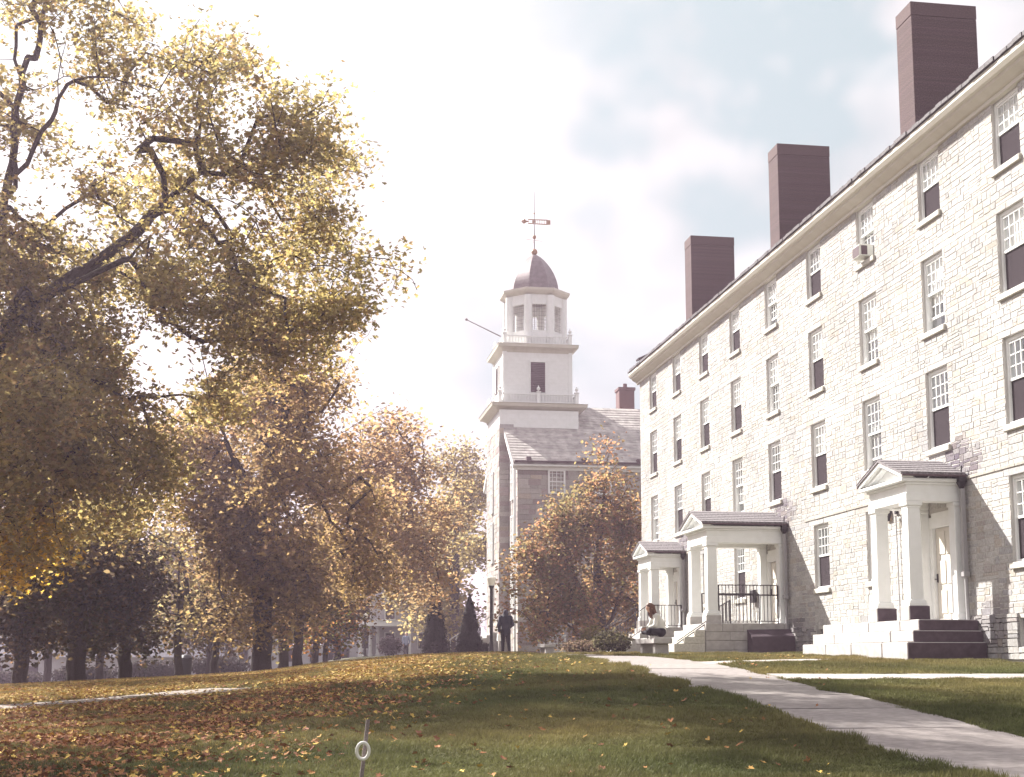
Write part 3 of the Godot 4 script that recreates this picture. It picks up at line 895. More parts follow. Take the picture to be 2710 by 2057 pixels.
	pq.box(Vector3(WALL - 0.075, 3.72, -35.52), Vector3(WALL - 0.02, 3.98, -35.24), 0.006)
	tag(obj("wall_plaque", pq, M.plaque), "small peach coloured blank plaque beside the black wall lantern", "plaque")
	# an air conditioner in a top floor window
	var ac := node("air_conditioner", self, Vector3(WALL, 11.33, -36.42))
	tag(ac, "white box air conditioner sticking out of a top floor dormitory window", "air conditioner")
	var a1 := Mb.new()
	a1.box(Vector3(-0.27, 0, -0.26), Vector3(0.16, 0.36, 0.26), 0.02)
	obj("case", a1, M.ac_white, ac)
	var a2 := Mb.new()
	a2.box(Vector3(-0.22, 0.05, 0.261), Vector3(-0.04, 0.31, 0.266))
	a2.box(Vector3(-0.277, 0.04, -0.22), Vector3(-0.271, 0.32, 0.22))
	obj("grille", a2, M.shutter, ac)

# ---------------------------------------------------------------- the chapel
func chapel_window(o: Node3D, at: Vector3, w: float, h: float, facing: float, dark := false) -> void:
	var n := node("window", o, at)
	n.rotation.y = facing
	var f := Mb.new()
	f.box(Vector3(-w / 2, 0, -0.12), Vector3(-w / 2 + 0.11, h, 0.05)); f.box(Vector3(w / 2 - 0.11, 0, -0.12), Vector3(w / 2, h, 0.05))
	f.box(Vector3(-w / 2 + 0.111, h - 0.11, -0.12), Vector3(w / 2 - 0.111, h, 0.05)); f.box(Vector3(-w / 2 + 0.111, 0, -0.12), Vector3(w / 2 - 0.111, 0.1, 0.08))
	f.box(Vector3(-w / 2 + 0.111, h / 2 - 0.035, -0.12), Vector3(w / 2 - 0.111, h / 2 + 0.035, 0.03))
	for k in range(1, 4):
		f.box(Vector3(-w / 2 + w * k / 4 - 0.015, 0.101, -0.11), Vector3(-w / 2 + w * k / 4 + 0.015, h - 0.111, 0.01))
	for k in [1, 2, 4, 5]:
		f.box(Vector3(-w / 2 + 0.112, h * k / 6 - 0.014, -0.105), Vector3(w / 2 - 0.112, h * k / 6 + 0.014, 0.006))
	obj("frame", f, M.white_paint, n)
	var g := Mb.new()
	g.box(Vector3(-w / 2 + 0.05, 0.03, -0.10), Vector3(w / 2 - 0.05, h - 0.03, -0.08))
	obj("pane", g, M.glass_dark, n)

func baluster_rail(b: Mb, a: Vector3, c: Vector3, high: float) -> void:
	var up := Vector3.UP
	b.bar(a + up * high, c + up * high, 0.12, 0.08)
	b.bar(a + up * 0.12, c + up * 0.12, 0.10, 0.07)
	var n := int(a.distance_to(c) / 0.2)
	for k in n:
		var p := a.lerp(c, (k + 0.5) / n)
		b.bar(p + up * 0.12, p + up * high, 0.06, 0.06)

func urn_post(b: Mb, at: Vector3, high: float) -> void:
	b.box(at + Vector3(-0.12, 0, -0.12), at + Vector3(0.12, high, 0.12), 0.02)
	b.box(at + Vector3(-0.16, high, -0.16), at + Vector3(0.16, high + 0.06, 0.16), 0.01)
	b.lathe(at + Vector3.UP * (high + 0.06), [[0.04, 0], [0.04, 0.06], [0.12, 0.14], [0.13, 0.22], [0.05, 0.32], [0.03, 0.40], [0.0, 0.44]], 8)

func chapel() -> void:
	var C := node("stone_chapel")
	tag(C, "grey stone chapel with tiered white bell tower, domed roof and weathervane", "building")
	var zn := -86.4      # the long side that faces the green
	var zf := -99.6
	var xm := 13.9
	var zc := -93.0
	var w := Mb.new()
	w.box(Vector3(xm, -0.5, zf), Vector3(42.0, 12.35, zn))
	w.hexa([Vector3(xm, 12.3, zf), Vector3(42, 12.3, zf), Vector3(42, 17.0, zc), Vector3(xm, 17.0, zc), Vector3(xm, 12.3, zn), Vector3(42, 12.3, zn), Vector3(42, 17.0, zc + 0.001), Vector3(xm, 17.0, zc + 0.001)])
	obj("wall", w, M.far_stone, C)
	# its masonry, block by block: the long side, the front and the tower front
	rng.seed = 44
	var sw := Mb.new()
	var faces := [[Transform3D(Basis(Vector3.UP, PI / 2), Vector3(0, 0, zn + 0.004)), xm + 0.01, 41.9, 12.0], [Transform3D(Basis(), Vector3(xm - 0.004, 0, 0)), -89.95, zn - 0.01, 12.0], [Transform3D(Basis(), Vector3(13.25 - 0.004, 0, 0)), -95.97, -90.02, 15.25], [Transform3D(Basis(Vector3.UP, PI / 2), Vector3(0, 0, -90.0 + 0.004)), 13.26, 13.89, 15.25]]
	for f in faces:
		sw.xf = f[0]
		var y := -0.1
		while y < f[3]:
			var y2: float = minf(y + rng.randf_range(0.2, 0.42), f[3])
			var z: float = f[1]
			while z < f[2] - 0.02:
				var l := rng.randf_range(0.3, 0.95)
				if f[2] - z - l < 0.3:
					l = f[2] - z
				var t := rng.randf()
				var s := rng.randf_range(0.72, 1.12)
				sw.col = Color(0.50 * s, 0.475 * s, 0.46 * s) if t < 0.6 else (Color(0.42 * s, 0.36 * s, 0.36 * s) if t < 0.85 else Color(0.52 * s, 0.46 * s, 0.40 * s))
				stone_block(sw, 0.0, y, y2, z, z + l, rng.randf_range(0.005, 0.03))
				z += l
			y = y2
	obj("stonework", sw, M.stone, C).set_meta("kind", "stuff")
	var pv := Mb.new()
	pv.box(Vector3(13.25, -0.5, zc - 3.0), Vector3(xm + 0.3, 15.5, zc + 3.0))
	obj("tower_front", pv, M.far_stone, C)
	for sgn in [1.0, -1.0]:
		var z := zc - 2.9
		var b := Mb.new()
		var e: float = zc + sgn * 7.05
		for r in 22:     # slates in courses
			var t0 := r / 22.0
			var t1 := (r + 1) / 22.0
			var x := xm - 0.35
			while x < 42.3:
				var l := rng.randf_range(0.5, 1.1)
				var s := rng.randf_range(0.75, 1.1)
				b.col = Color(0.62 * s, 0.585 * s, 0.55 * s)
				var za := lerpf(e, zc, t0)
				var zb := lerpf(e, zc, t1)
				var ya := lerpf(12.42, 17.3, t0)
				var yb := lerpf(12.42, 17.3, t1)
				b.quad(Vector3(x, ya + 0.05, za), Vector3(x + l, ya + 0.05, za), Vector3(x + l, yb + 0.02, zb), Vector3(x, yb + 0.02, zb), Vector3(0, 1, sgn))
				b.quad(Vector3(x, ya + 0.05, za), Vector3(x + l, ya + 0.05, za), Vector3(x + l, ya - 0.02, za), Vector3(x, ya - 0.02, za), Vector3(0, 0, sgn))
				x += l
		var xa := xm - 0.35
		b.col = Color(0.3, 0.28, 0.28)
		b.hexa([Vector3(xa, 12.40, e), Vector3(42.3, 12.40, e), Vector3(42.3, 12.28, e), Vector3(xa, 12.28, e), Vector3(xa, 17.28, zc), Vector3(42.3, 17.28, zc), Vector3(42.3, 17.1, zc), Vector3(xa, 17.1, zc)])
		obj("roof", b, M.old_slate, C)
		var co := Mb.new()
		co.box(Vector3(xm - 0.3, 11.95, zc + sgn * 6.6 - 0.12), Vector3(42.1, 12.15, zc + sgn * 6.6 + 0.12), 0.02)
		co.box(Vector3(xm - 0.36, 12.151, zc + sgn * 6.75 - 0.28), Vector3(42.2, 12.36, zc + sgn * 6.75 + 0.28), 0.04)
		co.bar(Vector3(xm - 0.2, 12.15, zc + sgn * 6.9), Vector3(xm - 0.2, 16.95, zc + sgn * 0.3), 0.35, 0.3)
		obj("cornice", co, M.white_paint, C)
	var gr := Mb.new()
	gr.tube([Vector3(13.62, 12.46, -85.9), Vector3(42.0, 12.46, -85.9)], [0.07, 0.07], 6)
	var gx := 14.4
	while gx < 40.0:
		gr.box(Vector3(gx, 12.5, -86.3), Vector3(gx + 0.3, 12.75, -85.95))
		gx += 3.6
	obj("snow_guard", gr, M.shutter, C)
	for k in 6:
		var x := 16.4 + k * 3.05
		chapel_window(C, Vector3(x, 10.45, zn + 0.08), 1.12, 1.55, 0.0)
		chapel_window(C, Vector3(x, 7.0, zn + 0.08), 1.12, 1.9, 0.0)
		chapel_window(C, Vector3(x, 3.2, zn + 0.08), 1.12, 1.9, 0.0)
		chapel_window(C, Vector3(x, 0.45, zn + 0.08), 1.08, 1.08, 0.0)
	for y in [3.0, 6.8, 10.2]:
		chapel_window(C, Vector3(xm - 0.08, y, -88.2), 1.0, 2.4, -PI / 2)
		chapel_window(C, Vector3(13.17, y - 0.4, zc), 1.1, 2.8, -PI / 2)
	var dsp := Mb.new()
	dsp.box(Vector3(13.62, 0.2, -86.33), Vector3(13.74, 12.0, -86.21))
	obj("rainwater_pipe", dsp, M.white_paint, C)
	# the bell tower, stage by stage
	var T := node("bell_tower", C)
	var cx := 15.95
	var b0 := Mb.new()
	b0.box(Vector3(13.28, 15.3, zc - 2.95), Vector3(18.6, 16.5, zc + 2.95))
	for k in 4:
		b0.box(Vector3(13.26, 15.32 + k * 0.3, zc - 2.96), Vector3(18.61, 15.32 + k * 0.3 + 0.27, zc + 2.965))
	obj("base_stage", b0, M.white_paint, T)
	var c0 := Mb.new()
	c0.lathe(Vector3(cx, 0, zc), [[2.75 * 1.4142, 16.38], [2.78 * 1.4142, 16.5], [2.95 * 1.4142, 16.62], [3.22 * 1.4142, 16.72], [3.25 * 1.4142, 16.9], [3.28 * 1.4142, 16.95], [2.3 * 1.4142, 17.05], [0, 17.06]], 4, PI / 4, false)
	obj("base_cornice", c0, M.cream_paint, T)
	var r0 := Mb.new()
	var h0 := 2.62
	for q in [[-1, 1, 1, 1], [-1, -1, 1, -1], [-1, -1, -1, 1], [1, -1, 1, 1]]:
		baluster_rail(r0, Vector3(cx + q[0] * h0, 17.0, zc + q[1] * h0), Vector3(cx + q[2] * h0, 17.0, zc + q[3] * h0), 0.66)
	for q in [[-1, 1], [1, 1], [-1, -1], [1, -1], [0, 1], [0, -1], [1, 0], [-1, 0]]:
		urn_post(r0, Vector3(cx + q[0] * h0, 17.0, zc + q[1] * h0), 0.78)
	obj("lower_balustrade", r0, M.white_paint, T)
	var s2 := Mb.new()
	s2.box(Vector3(cx - 2.33, 16.9, zc - 2.33), Vector3(cx + 2.33, 20.75, zc + 2.33))
	for k in 15:
		s2.box(Vector3(cx - 2.345, 17.0 + k * 0.25, zc - 2.345), Vector3(cx + 2.345, 17.0 + k * 0.25 + 0.235, zc + 2.345))
	for q in [[-1, 1], [1, 1], [-1, -1], [1, -1]]:
		s2.box(Vector3(cx + q[0] * 2.25 - 0.13, 16.95, zc + q[1] * 2.25 - 0.13), Vector3(cx + q[0] * 2.25 + 0.13, 20.74, zc + q[1] * 2.25 + 0.13))
	obj("bell_stage", s2, M.white_paint, T)
	var lv := Mb.new()
	for f in 4:
		lv.xf = Transform3D(Basis(Vector3.UP, f * PI / 2), Vector3(cx, 0, zc))
		lv.box(Vector3(-0.5, 17.85, 2.33), Vector3(0.5, 19.9, 2.37))
		for k in 16:
			lv.hexa([Vector3(-0.5, 17.88 + k * 0.125, 2.44), Vector3(0.5, 17.88 + k * 0.125, 2.44), Vector3(0.5, 17.90 + k * 0.125, 2.44), Vector3(-0.5, 17.90 + k * 0.125, 2.44), Vector3(-0.5, 17.95 + k * 0.125, 2.371), Vector3(0.5, 17.95 + k * 0.125, 2.371), Vector3(0.5, 17.97 + k * 0.125, 2.371), Vector3(-0.5, 17.97 + k * 0.125, 2.371)])
	obj("louvres", lv, M.shutter, T)
	var lf := Mb.new()
	for f in 4:
		lf.xf = Transform3D(Basis(Vector3.UP, f * PI / 2), Vector3(cx, 0, zc))
		lf.box(Vector3(-0.58, 17.78, 2.34), Vector3(-0.5, 19.98, 2.46)); lf.box(Vector3(0.5, 17.78, 2.34), Vector3(0.58, 19.98, 2.46))
		lf.box(Vector3(-0.58, 19.9, 2.34), Vector3(0.58, 20.0, 2.47))
	obj("louvre_frame", lf, M.white_paint, T)
	var c2 := Mb.new()
	c2.lathe(Vector3(cx, 0, zc), [[2.35 * 1.4142, 20.55], [2.42 * 1.4142, 20.7], [2.5 * 1.4142, 20.78], [2.74 * 1.4142, 20.88], [2.76 * 1.4142, 21.06], [2.78 * 1.4142, 21.1], [2.0 * 1.4142, 21.16], [0, 21.17]], 4, PI / 4, false)
	obj("bell_cornice", c2, M.cream_paint, T)
	var r2 := Mb.new()
	var h2 := 2.25
	for q in [[-1, 1, 1, 1], [-1, -1, 1, -1], [-1, -1, -1, 1], [1, -1, 1, 1]]:
		baluster_rail(r2, Vector3(cx + q[0] * h2, 21.1, zc + q[1] * h2), Vector3(cx + q[2] * h2, 21.1, zc + q[3] * h2), 0.62)
	for q in [[-1, 1], [1, 1], [-1, -1], [1, -1]]:
		urn_post(r2, Vector3(cx + q[0] * h2, 21.1, zc + q[1] * h2), 0.75)
	obj("upper_balustrade", r2, M.white_paint, T)
	# open eight sided lantern: piers, sills and lintels, so that daylight shows through
	var oc := Mb.new()
	var R := 2.0
	for k in 8:
		var t := TAU * (k + 0.5) / 8.0
		var p := Vector3(cos(t), 0, sin(t)) * R + Vector3(cx + 0.2, 0, zc)
		var t2 := TAU * (k + 1.5) / 8.0
		var p2 := Vector3(cos(t2), 0, sin(t2)) * R + Vector3(cx + 0.2, 0, zc)
		oc.lathe(p, [[0.30, 21.15], [0.30, 24.7]], 8, t)
		oc.bar(p + Vector3.UP * 21.65, p2 + Vector3.UP * 21.65, 0.2, 1.2)
		oc.bar(p + Vector3.UP * 24.45, p2 + Vector3.UP * 24.45, 0.2, 0.75)
	obj("lantern_stage", oc, M.white_paint, T)
	var gz := Mb.new()
	for k in 8:
		var t := TAU * (k + 0.5) / 8.0
		var t2 := TAU * (k + 1.5) / 8.0
		var p := Vector3(cos(t), 0, sin(t)) * R + Vector3(cx + 0.2, 0, zc)
		var p2 := Vector3(cos(t2), 0, sin(t2)) * R + Vector3(cx + 0.2, 0, zc)
		for j in range(1, 6):
			var e := p.lerp(p2, 0.17 + 0.66 * j / 6.0)
			gz.bar(e + Vector3.UP * 22.25, e + Vector3.UP * 24.08, 0.022, 0.022)
		for j in range(1, 7):
			gz.bar(p.lerp(p2, 0.15) + Vector3.UP * (22.25 + 1.83 * j / 7.0), p.lerp(p2, 0.85) + Vector3.UP * (22.25 + 1.83 * j / 7.0), 0.02, 0.022)
	obj("lantern_glazing_bars", gz, M.grey_metal, T)
	var oc2 := Mb.new()
	oc2.lathe(Vector3(cx + 0.2, 0, zc), [[2.05, 24.6], [2.1, 24.75], [2.35, 24.85], [2.5, 25.0], [2.52, 25.15], [1.6, 25.3], [0, 25.31]], 8, TAU / 16, false)
	obj("lantern_cornice", oc2, M.cream_paint, T)
	var dm := Mb.new()
	var pr := []
	for k in 13:
		var t := k / 12.0
		pr.append([1.68 * pow(1.0 - pow(t, 1.9), 0.78) + 0.04, 25.25 + 2.9 * t])
	dm.lathe(Vector3(cx + 0.2, 0, zc), pr, 8, TAU / 16, false)
	obj("dome", dm, M.dome_metal, T)
	var wv := node("weathervane", C)
	var wb := Mb.new()
	var ax := Vector3(cx + 0.2, 0, zc)
	wb.tube([ax + Vector3.UP * 28.0, ax + Vector3.UP * 30.5, ax + Vector3.UP * 32.7], [0.06, 0.035, 0.015], 6)
	obj("rod", wb, M.grey_metal, wv)
	var w2 := Mb.new()
	w2.ball(ax + Vector3.UP * 28.3, Vector3(0.23, 0.23, 0.23))
	w2.ball(ax + Vector3.UP * 29.38, Vector3(0.15, 0.15, 0.15))
	w2.ball(ax + Vector3.UP * 31.1, Vector3(0.07, 0.07, 0.07), 8)
	obj("balls", w2, M.gilt, wv)
	var w3 := Mb.new()
	w3.lathe(Vector3.ZERO, [[0.0, -0.95], [0.17, -0.8], [0.17, -0.7], [0.05, -0.55], [0.05, -0.4]], 8)
	w3.box(Vector3(-0.17, 0.85, -0.02), Vector3(0.17, 1.15, 0.02), 0.01)
	w3.box(Vector3(-0.09, -0.15, -0.03), Vector3(0.09, 0.1, 0.03), 0.01)
	var tm := Mb.new()
	var tx := Transform3D(Basis(Vector3(0, 0, 1), -PI / 2), ax + Vector3(0, 30.5, 0))
	for k in w3.v.size():
		tm.v.append(tx * w3.v[k]); tm.n.append(tx.basis * w3.n[k]); tm.c.append(Color.WHITE)
	obj("arrow", tm, M.gilt, wv)
	var w4 := Mb.new()
	w4.bar(ax + Vector3(-0.45, 30.64, 0), ax + Vector3(0.95, 30.66, 0), 0.06, 0.06)
	w4.bar(ax + Vector3(-0.45, 30.36, 0), ax + Vector3(0.95, 30.34, 0), 0.06, 0.06)
	for k in 4:
		w4.bar(ax + Vector3(0.2 + k * 0.17, 30.36, 0), ax + Vector3(0.2 + k * 0.17, 30.64, 0), 0.03, 0.03)
	w4.bar(ax + Vector3(-0.6, 29.2, 0), ax + Vector3(0.6, 29.1, 0.0), 0.02, 0.02)
	w4.bar(ax + Vector3(0, 29.15, -0.6), ax + Vector3(0.0, 29.15, 0.6), 0.02, 0.02)
	obj("vane", w4, M.gilt, wv)
	var fp := Mb.new()
	fp.tube([Vector3(13.6, 21.9, -91.9), Vector3(11.35, 23.15, -92.6)], [0.045, 0.03], 6)
	fp.ball(Vector3(11.33, 23.17, -92.6), Vector3(0.1, 0.1, 0.1), 8)
	obj("flagpole", fp, M.post_wood, C)
	# chimney beyond the ridge
	var ch := Mb.new()
	ch.col = Color(0.2, 0.12, 0.12)
	ch.box(Vector3(22.45, 14.0, -95.4), Vector3(23.55, 18.9, -94.3), 0.02)
	ch.box(Vector3(22.38, 18.901, -95.47), Vector3(23.62, 19.12, -94.23), 0.02)
	ch.lathe(Vector3(23.0, 19.12, -94.85), [[0.16, 0], [0.14, 0.35], [0.0, 0.36]], 8)
	obj("chimney", ch, M.brick, C)
	# front steps with a hand rail
	for k in 9:
		var s := Mb.new()
		s.box(Vector3(10.6 + k * 0.28, -0.4 if k == 0 else k * 0.19 + 0.06, -95.0), Vector3(13.24, k * 0.19 + 0.25, -91.0), 0.02)
		obj("front_step", s, M.step_stone, C)
	for z in [-91.2, -94.8]:
		var s := Mb.new()
		s.bar(Vector3(10.5, 1.3, z), Vector3(13.1, 3.0, z), 0.06, 0.06)
		for k in 7:
			s.bar(Vector3(10.6 + k * 0.4, 0.2 + k * 0.26, z), Vector3(10.6 + k * 0.4, 1.35 + k * 0.262, z), 0.03, 0.03)
		obj("hand_rail", s, M.grey_metal, C)

# ---------------------------------------------------------------- trees
var LEAF: ArrayMesh
var LEAF_SMALL: ArrayMesh
var TUFT: ArrayMesh

func leaf_mesh(lobed: bool) -> ArrayMesh:   # about one unit across, folded along the midrib
	var b := Mb.new()
	var half := [Vector2(0.0, -0.5), Vector2(0.16, -0.34), Vector2(0.42, -0.36), Vector2(0.33, -0.12), Vector2(0.55, 0.08), Vector2(0.27, 0.12), Vector2(0.22, 0.32), Vector2(0.0, 0.6)] if lobed else [Vector2(0.0, -0.5), Vector2(0.3, -0.25), Vector2(0.36, 0.1), Vector2(0.0, 0.55)]
	for s in [-1.0, 1.0]:
		for i in range(1, half.size() - 1):
			var q := []
			for h in [half[0] if not lobed else Vector2(0, -0.05), half[i], half[i + 1]]:
				q.append(Vector3(h.x * s, absf(h.x) * 0.35 + 0.12 * h.y * h.y, h.y))
			b.tri(q[0], q[1], q[2], Vector3.UP)
	return b.mesh()

func tuft_mesh() -> ArrayMesh:   # a handful of blades, 1 m high before scaling
	var b := Mb.new()
	var r := RandomNumberGenerator.new()
	r.seed = 77
	for k in 11:
		var t := r.randf() * TAU
		var at := Vector3(cos(t), 0, sin(t)) * r.randf() * 0.55
		var lean := Vector3(r.randf_range(-0.5, 0.5), 0, r.randf_range(-0.5, 0.5))
		var h := r.randf_range(0.55, 1.0)
		var s := Vector3(cos(t * 3.1), 0, sin(t * 3.1)) * 0.05
		var m := at + lean * 0.35 + Vector3.UP * h * 0.6
		var e := at + lean + Vector3.UP * h
		b.col = Color(1, 1, 1)
		b.quad(at - s, at + s, m + s * 0.8, m - s * 0.8, Vector3.UP + lean)
		b.tri(m - s * 0.8, m + s * 0.8, e, Vector3.UP + lean)
	return b.mesh()

func spline(p: Array, step: float) -> Array:
	var cv := Curve3D.new()
	for i in p.size():
		var tan_: Vector3 = (p[mini(i + 1, p.size() - 1)] - p[maxi(i - 1, 0)]) * 0.16
		cv.add_point(p[i], -tan_, tan_)
	cv.bake_interval = step
	return Array(cv.get_baked_points())

func pts(a: Array) -> Array:
	var out := []
	for i in range(0, a.size(), 3):
		out.append(Vector3(a[i], a[i + 1], a[i + 2]))
	return out

# blobs: x, y, z, radius, ...; the crown fills them; limbs: polylines that start on the trunk
func tree(called: String, label: String, base: Vector3, trunk_r: float, limbs: Array, blobs: Array, per_m3: float, per_tip: int, leaf: float, palette: Array, opt := {}) -> Node3D:
	rng.seed = hash(label)
	var o := node(called, self, base)
	tag(o, label, "tree", opt.get("group", ""))
	var pos := []       # skeleton, each node knows its parent
	var par := []
	var trunk_n := 0
	var capped := []
	var cap: Array = opt.get("cap", [])
	for l in limbs.size():
		var sp := spline(limbs[l], 0.5)
		var at := -1
		if l > 0:
			var bd := 1e9
			for i in pos.size():
				var dd: float = pos[i].distance_squared_to(sp[0])
				if dd < bd:
					bd = dd
					at = i
		for i in sp.size():
			if l > 0 and i == 0:
				continue
			var wob := Vector3(rng.randf_range(-1, 1), rng.randf_range(-0.5, 0.5), rng.randf_range(-1, 1)) * (0.06 if i > 1 else 0.0)
			pos.append(sp[i] + wob)
			if cap and l == cap[0]:
				capped.append(pos.size() - 1)
			par.append(at)
			at = pos.size() - 1
		if l == 0:
			trunk_n = pos.size()
	var zspread: float = opt.get("depth", 0.0)
	var dirs := []
	for i in pos.size():
		dirs.append((pos[i] - pos[par[i]]).normalized() if par[i] >= 0 else Vector3.UP)
	var tips := []
	var holes: Array = opt.get("holes", [])
	for i in range(0, blobs.size(), 4):
		var r: float = blobs[i + 3]
		var n := maxi(3, int(4.19 * r * r * (r + zspread * 0.5) * per_m3))
		for k in n:
			var v := Vector3(rng.randfn(), rng.randfn(), rng.randfn()).normalized() * pow(rng.randf(), 0.4)
			var p := Vector3(blobs[i], blobs[i + 1], blobs[i + 2]) + v * r * Vector3(1, 0.92, 1.0 + zspread / r * 0.5)
			if fn.get_noise_3dv(p * opt.get("clump", 55.0)) < opt.get("gap", -0.12):
				continue
			if p.y < ground(p.x, p.z) + 0.5:
				continue
			var skip := false
			var airy: Array = opt.get("airy", [])
			if airy and rng.randf() > lerpf(1.0, airy[2], smoothstep(airy[0], airy[1], p.y + 0.22 * (p.x - base.x))):
				continue
			for h in range(0, holes.size(), 3):
				if Vector2(p.x - holes[h], p.y - holes[h + 1]).length() < holes[h + 2] * rng.randf_range(0.8, 1.1):
					skip = true
			if not skip:
				tips.append(p)
	var heart := Vector3.ZERO
	for i in range(int(trunk_n * 0.5), trunk_n):
		heart += pos[i] / float(trunk_n - int(trunk_n * 0.5))
	tips.sort_custom(func(a, b): return a.distance_squared_to(heart) < b.distance_squared_to(heart))
	var ends := []
	for t in tips:
		var bi := 0
		var bd := 1e9
		for i in range(maxi(0, int(trunk_n * opt.get("clear", 0.35))), pos.size()):
			var dd: float = pos[i].distance_squared_to(t)
			if dd > bd:
				continue
			dd *= 1.7 - 0.7 * dirs[i].dot((t - pos[i]).normalized())
			if dd < bd:
				bd = dd
				bi = i
		var d: float = pos[bi].distance_to(t)
		var from: Vector3 = pos[bi]
		var ns := maxi(1, int(d / 0.4))
		var bow := Vector3(rng.randf_range(-1, 1), rng.randf_range(0.0, 1.2), rng.randf_range(-1, 1)) * d * 0.11
		for s in range(1, ns + 1):
			var u := float(s) / ns
			pos.append(from.lerp(t, u) + bow * sin(u * PI) + Vector3(rng.randf_range(-1, 1), rng.randf_range(-1, 1), rng.randf_range(-1, 1)) * 0.03 * float(s < ns))
			par.append(bi if s == 1 else pos.size() - 2)
			dirs.append((pos[-1] - pos[par[-1]]).normalized())
		ends.append(pos.size() - 1)
	var load_ := PackedFloat32Array()
	load_.resize(pos.size())
	for e in ends:
		load_[e] += 1.0
	for i in range(pos.size() - 1, 0, -1):
		if load_[i] == 0.0:
			load_[i] = 0.5
		if par[i] >= 0:
			load_[par[i]] += load_[i]
	var total := maxf(load_[0], 1.0)
	var rad := PackedFloat32Array()
	rad.resize(pos.size())
	for i in pos.size():
		rad[i] = maxf(0.006 + leaf * 0.02, trunk_r * pow(load_[i] / total, 0.52))
	for i in capped:
		rad[i] = minf(rad[i], cap[1])
	for i in range(trunk_n, pos.size()):
		if par[i] >= 0:
			rad[i] = minf(rad[i], rad[par[i]])
	var tr := Mb.new()
	var tp := []
	var tq := []
	for i in trunk_n:
		tp.append(pos[i] - base)
		var fl := 1.0 + 0.55 * exp(-float(i) * 0.9)
		tq.append(rad[i] * fl)
	tp[0] = tp[0] - Vector3.UP * 0.25
	tr.tube(tp, tq, 12)
	obj("trunk", tr, M.bark, o)
	var br := Mb.new()
	for i in range(trunk_n, pos.size()):
		if par[i] < 0:
			continue
		var a: Vector3 = pos[par[i]] - base
		var b: Vector3 = pos[i] - base
		if a.distance_squared_to(b) < 1e-6:
			continue
		var ra := minf(rad[par[i]], rad[i] * 1.35)
		br.tube([a - (b - a).normalized() * ra * 0.3, b], [ra, rad[i]], 8 if rad[i] > 0.07 else (5 if rad[i] > 0.02 else 3), false)
	if br.v.size():
		obj("branches", br, M.bark, o)
	var places := []
	var tints := []
	var spread: float = opt.get("spread", 0.42)
	var yellow: Array = opt.get("yellow", [])
	for e in ends:
		var c0: Color = palette[rng.randi() % palette.size()]
		var m := int(per_tip * rng.randf_range(0.5, 1.4) * clampf(opt.get("thin", 0.0) * (heart.y - pos[e].y) * 0.1 + 1.0, 0.35, 1.5))
		for k in m:
			var p: Vector3 = pos[e] - base + Vector3(rng.randfn(), rng.randfn() * 0.8 - 0.15, rng.randfn()) * spread
			var up := Vector3(rng.randfn() * 0.7, 1.0 if rng.randf() < 0.8 else -0.3, rng.randfn() * 0.7).normalized()
			var bx := up.cross(Vector3(rng.randfn(), rng.randfn() * 0.3, rng.randfn())).normalized()
			var s := leaf * rng.randf_range(0.65, 1.25)
			places.append(Transform3D(Basis(bx, up, bx.cross(up)).scaled(Vector3.ONE * s), p))
			if yellow and pos[e].distance_to(yellow[0]) < yellow[1]:
				c0 = Color(0.62, 0.40, 0.07)
			var c1: Color = palette[rng.randi() % palette.size()] if rng.randf() < 0.45 else c0
			var v := rng.randf_range(0.75, 1.2)
			tints.append(Color(c1.r * v, c1.g * v, c1.b * v))
	var lv := swarm("leaves", LEAF if leaf < 0.17 else LEAF_SMALL, M.leaf, places, tints, o)
	return o

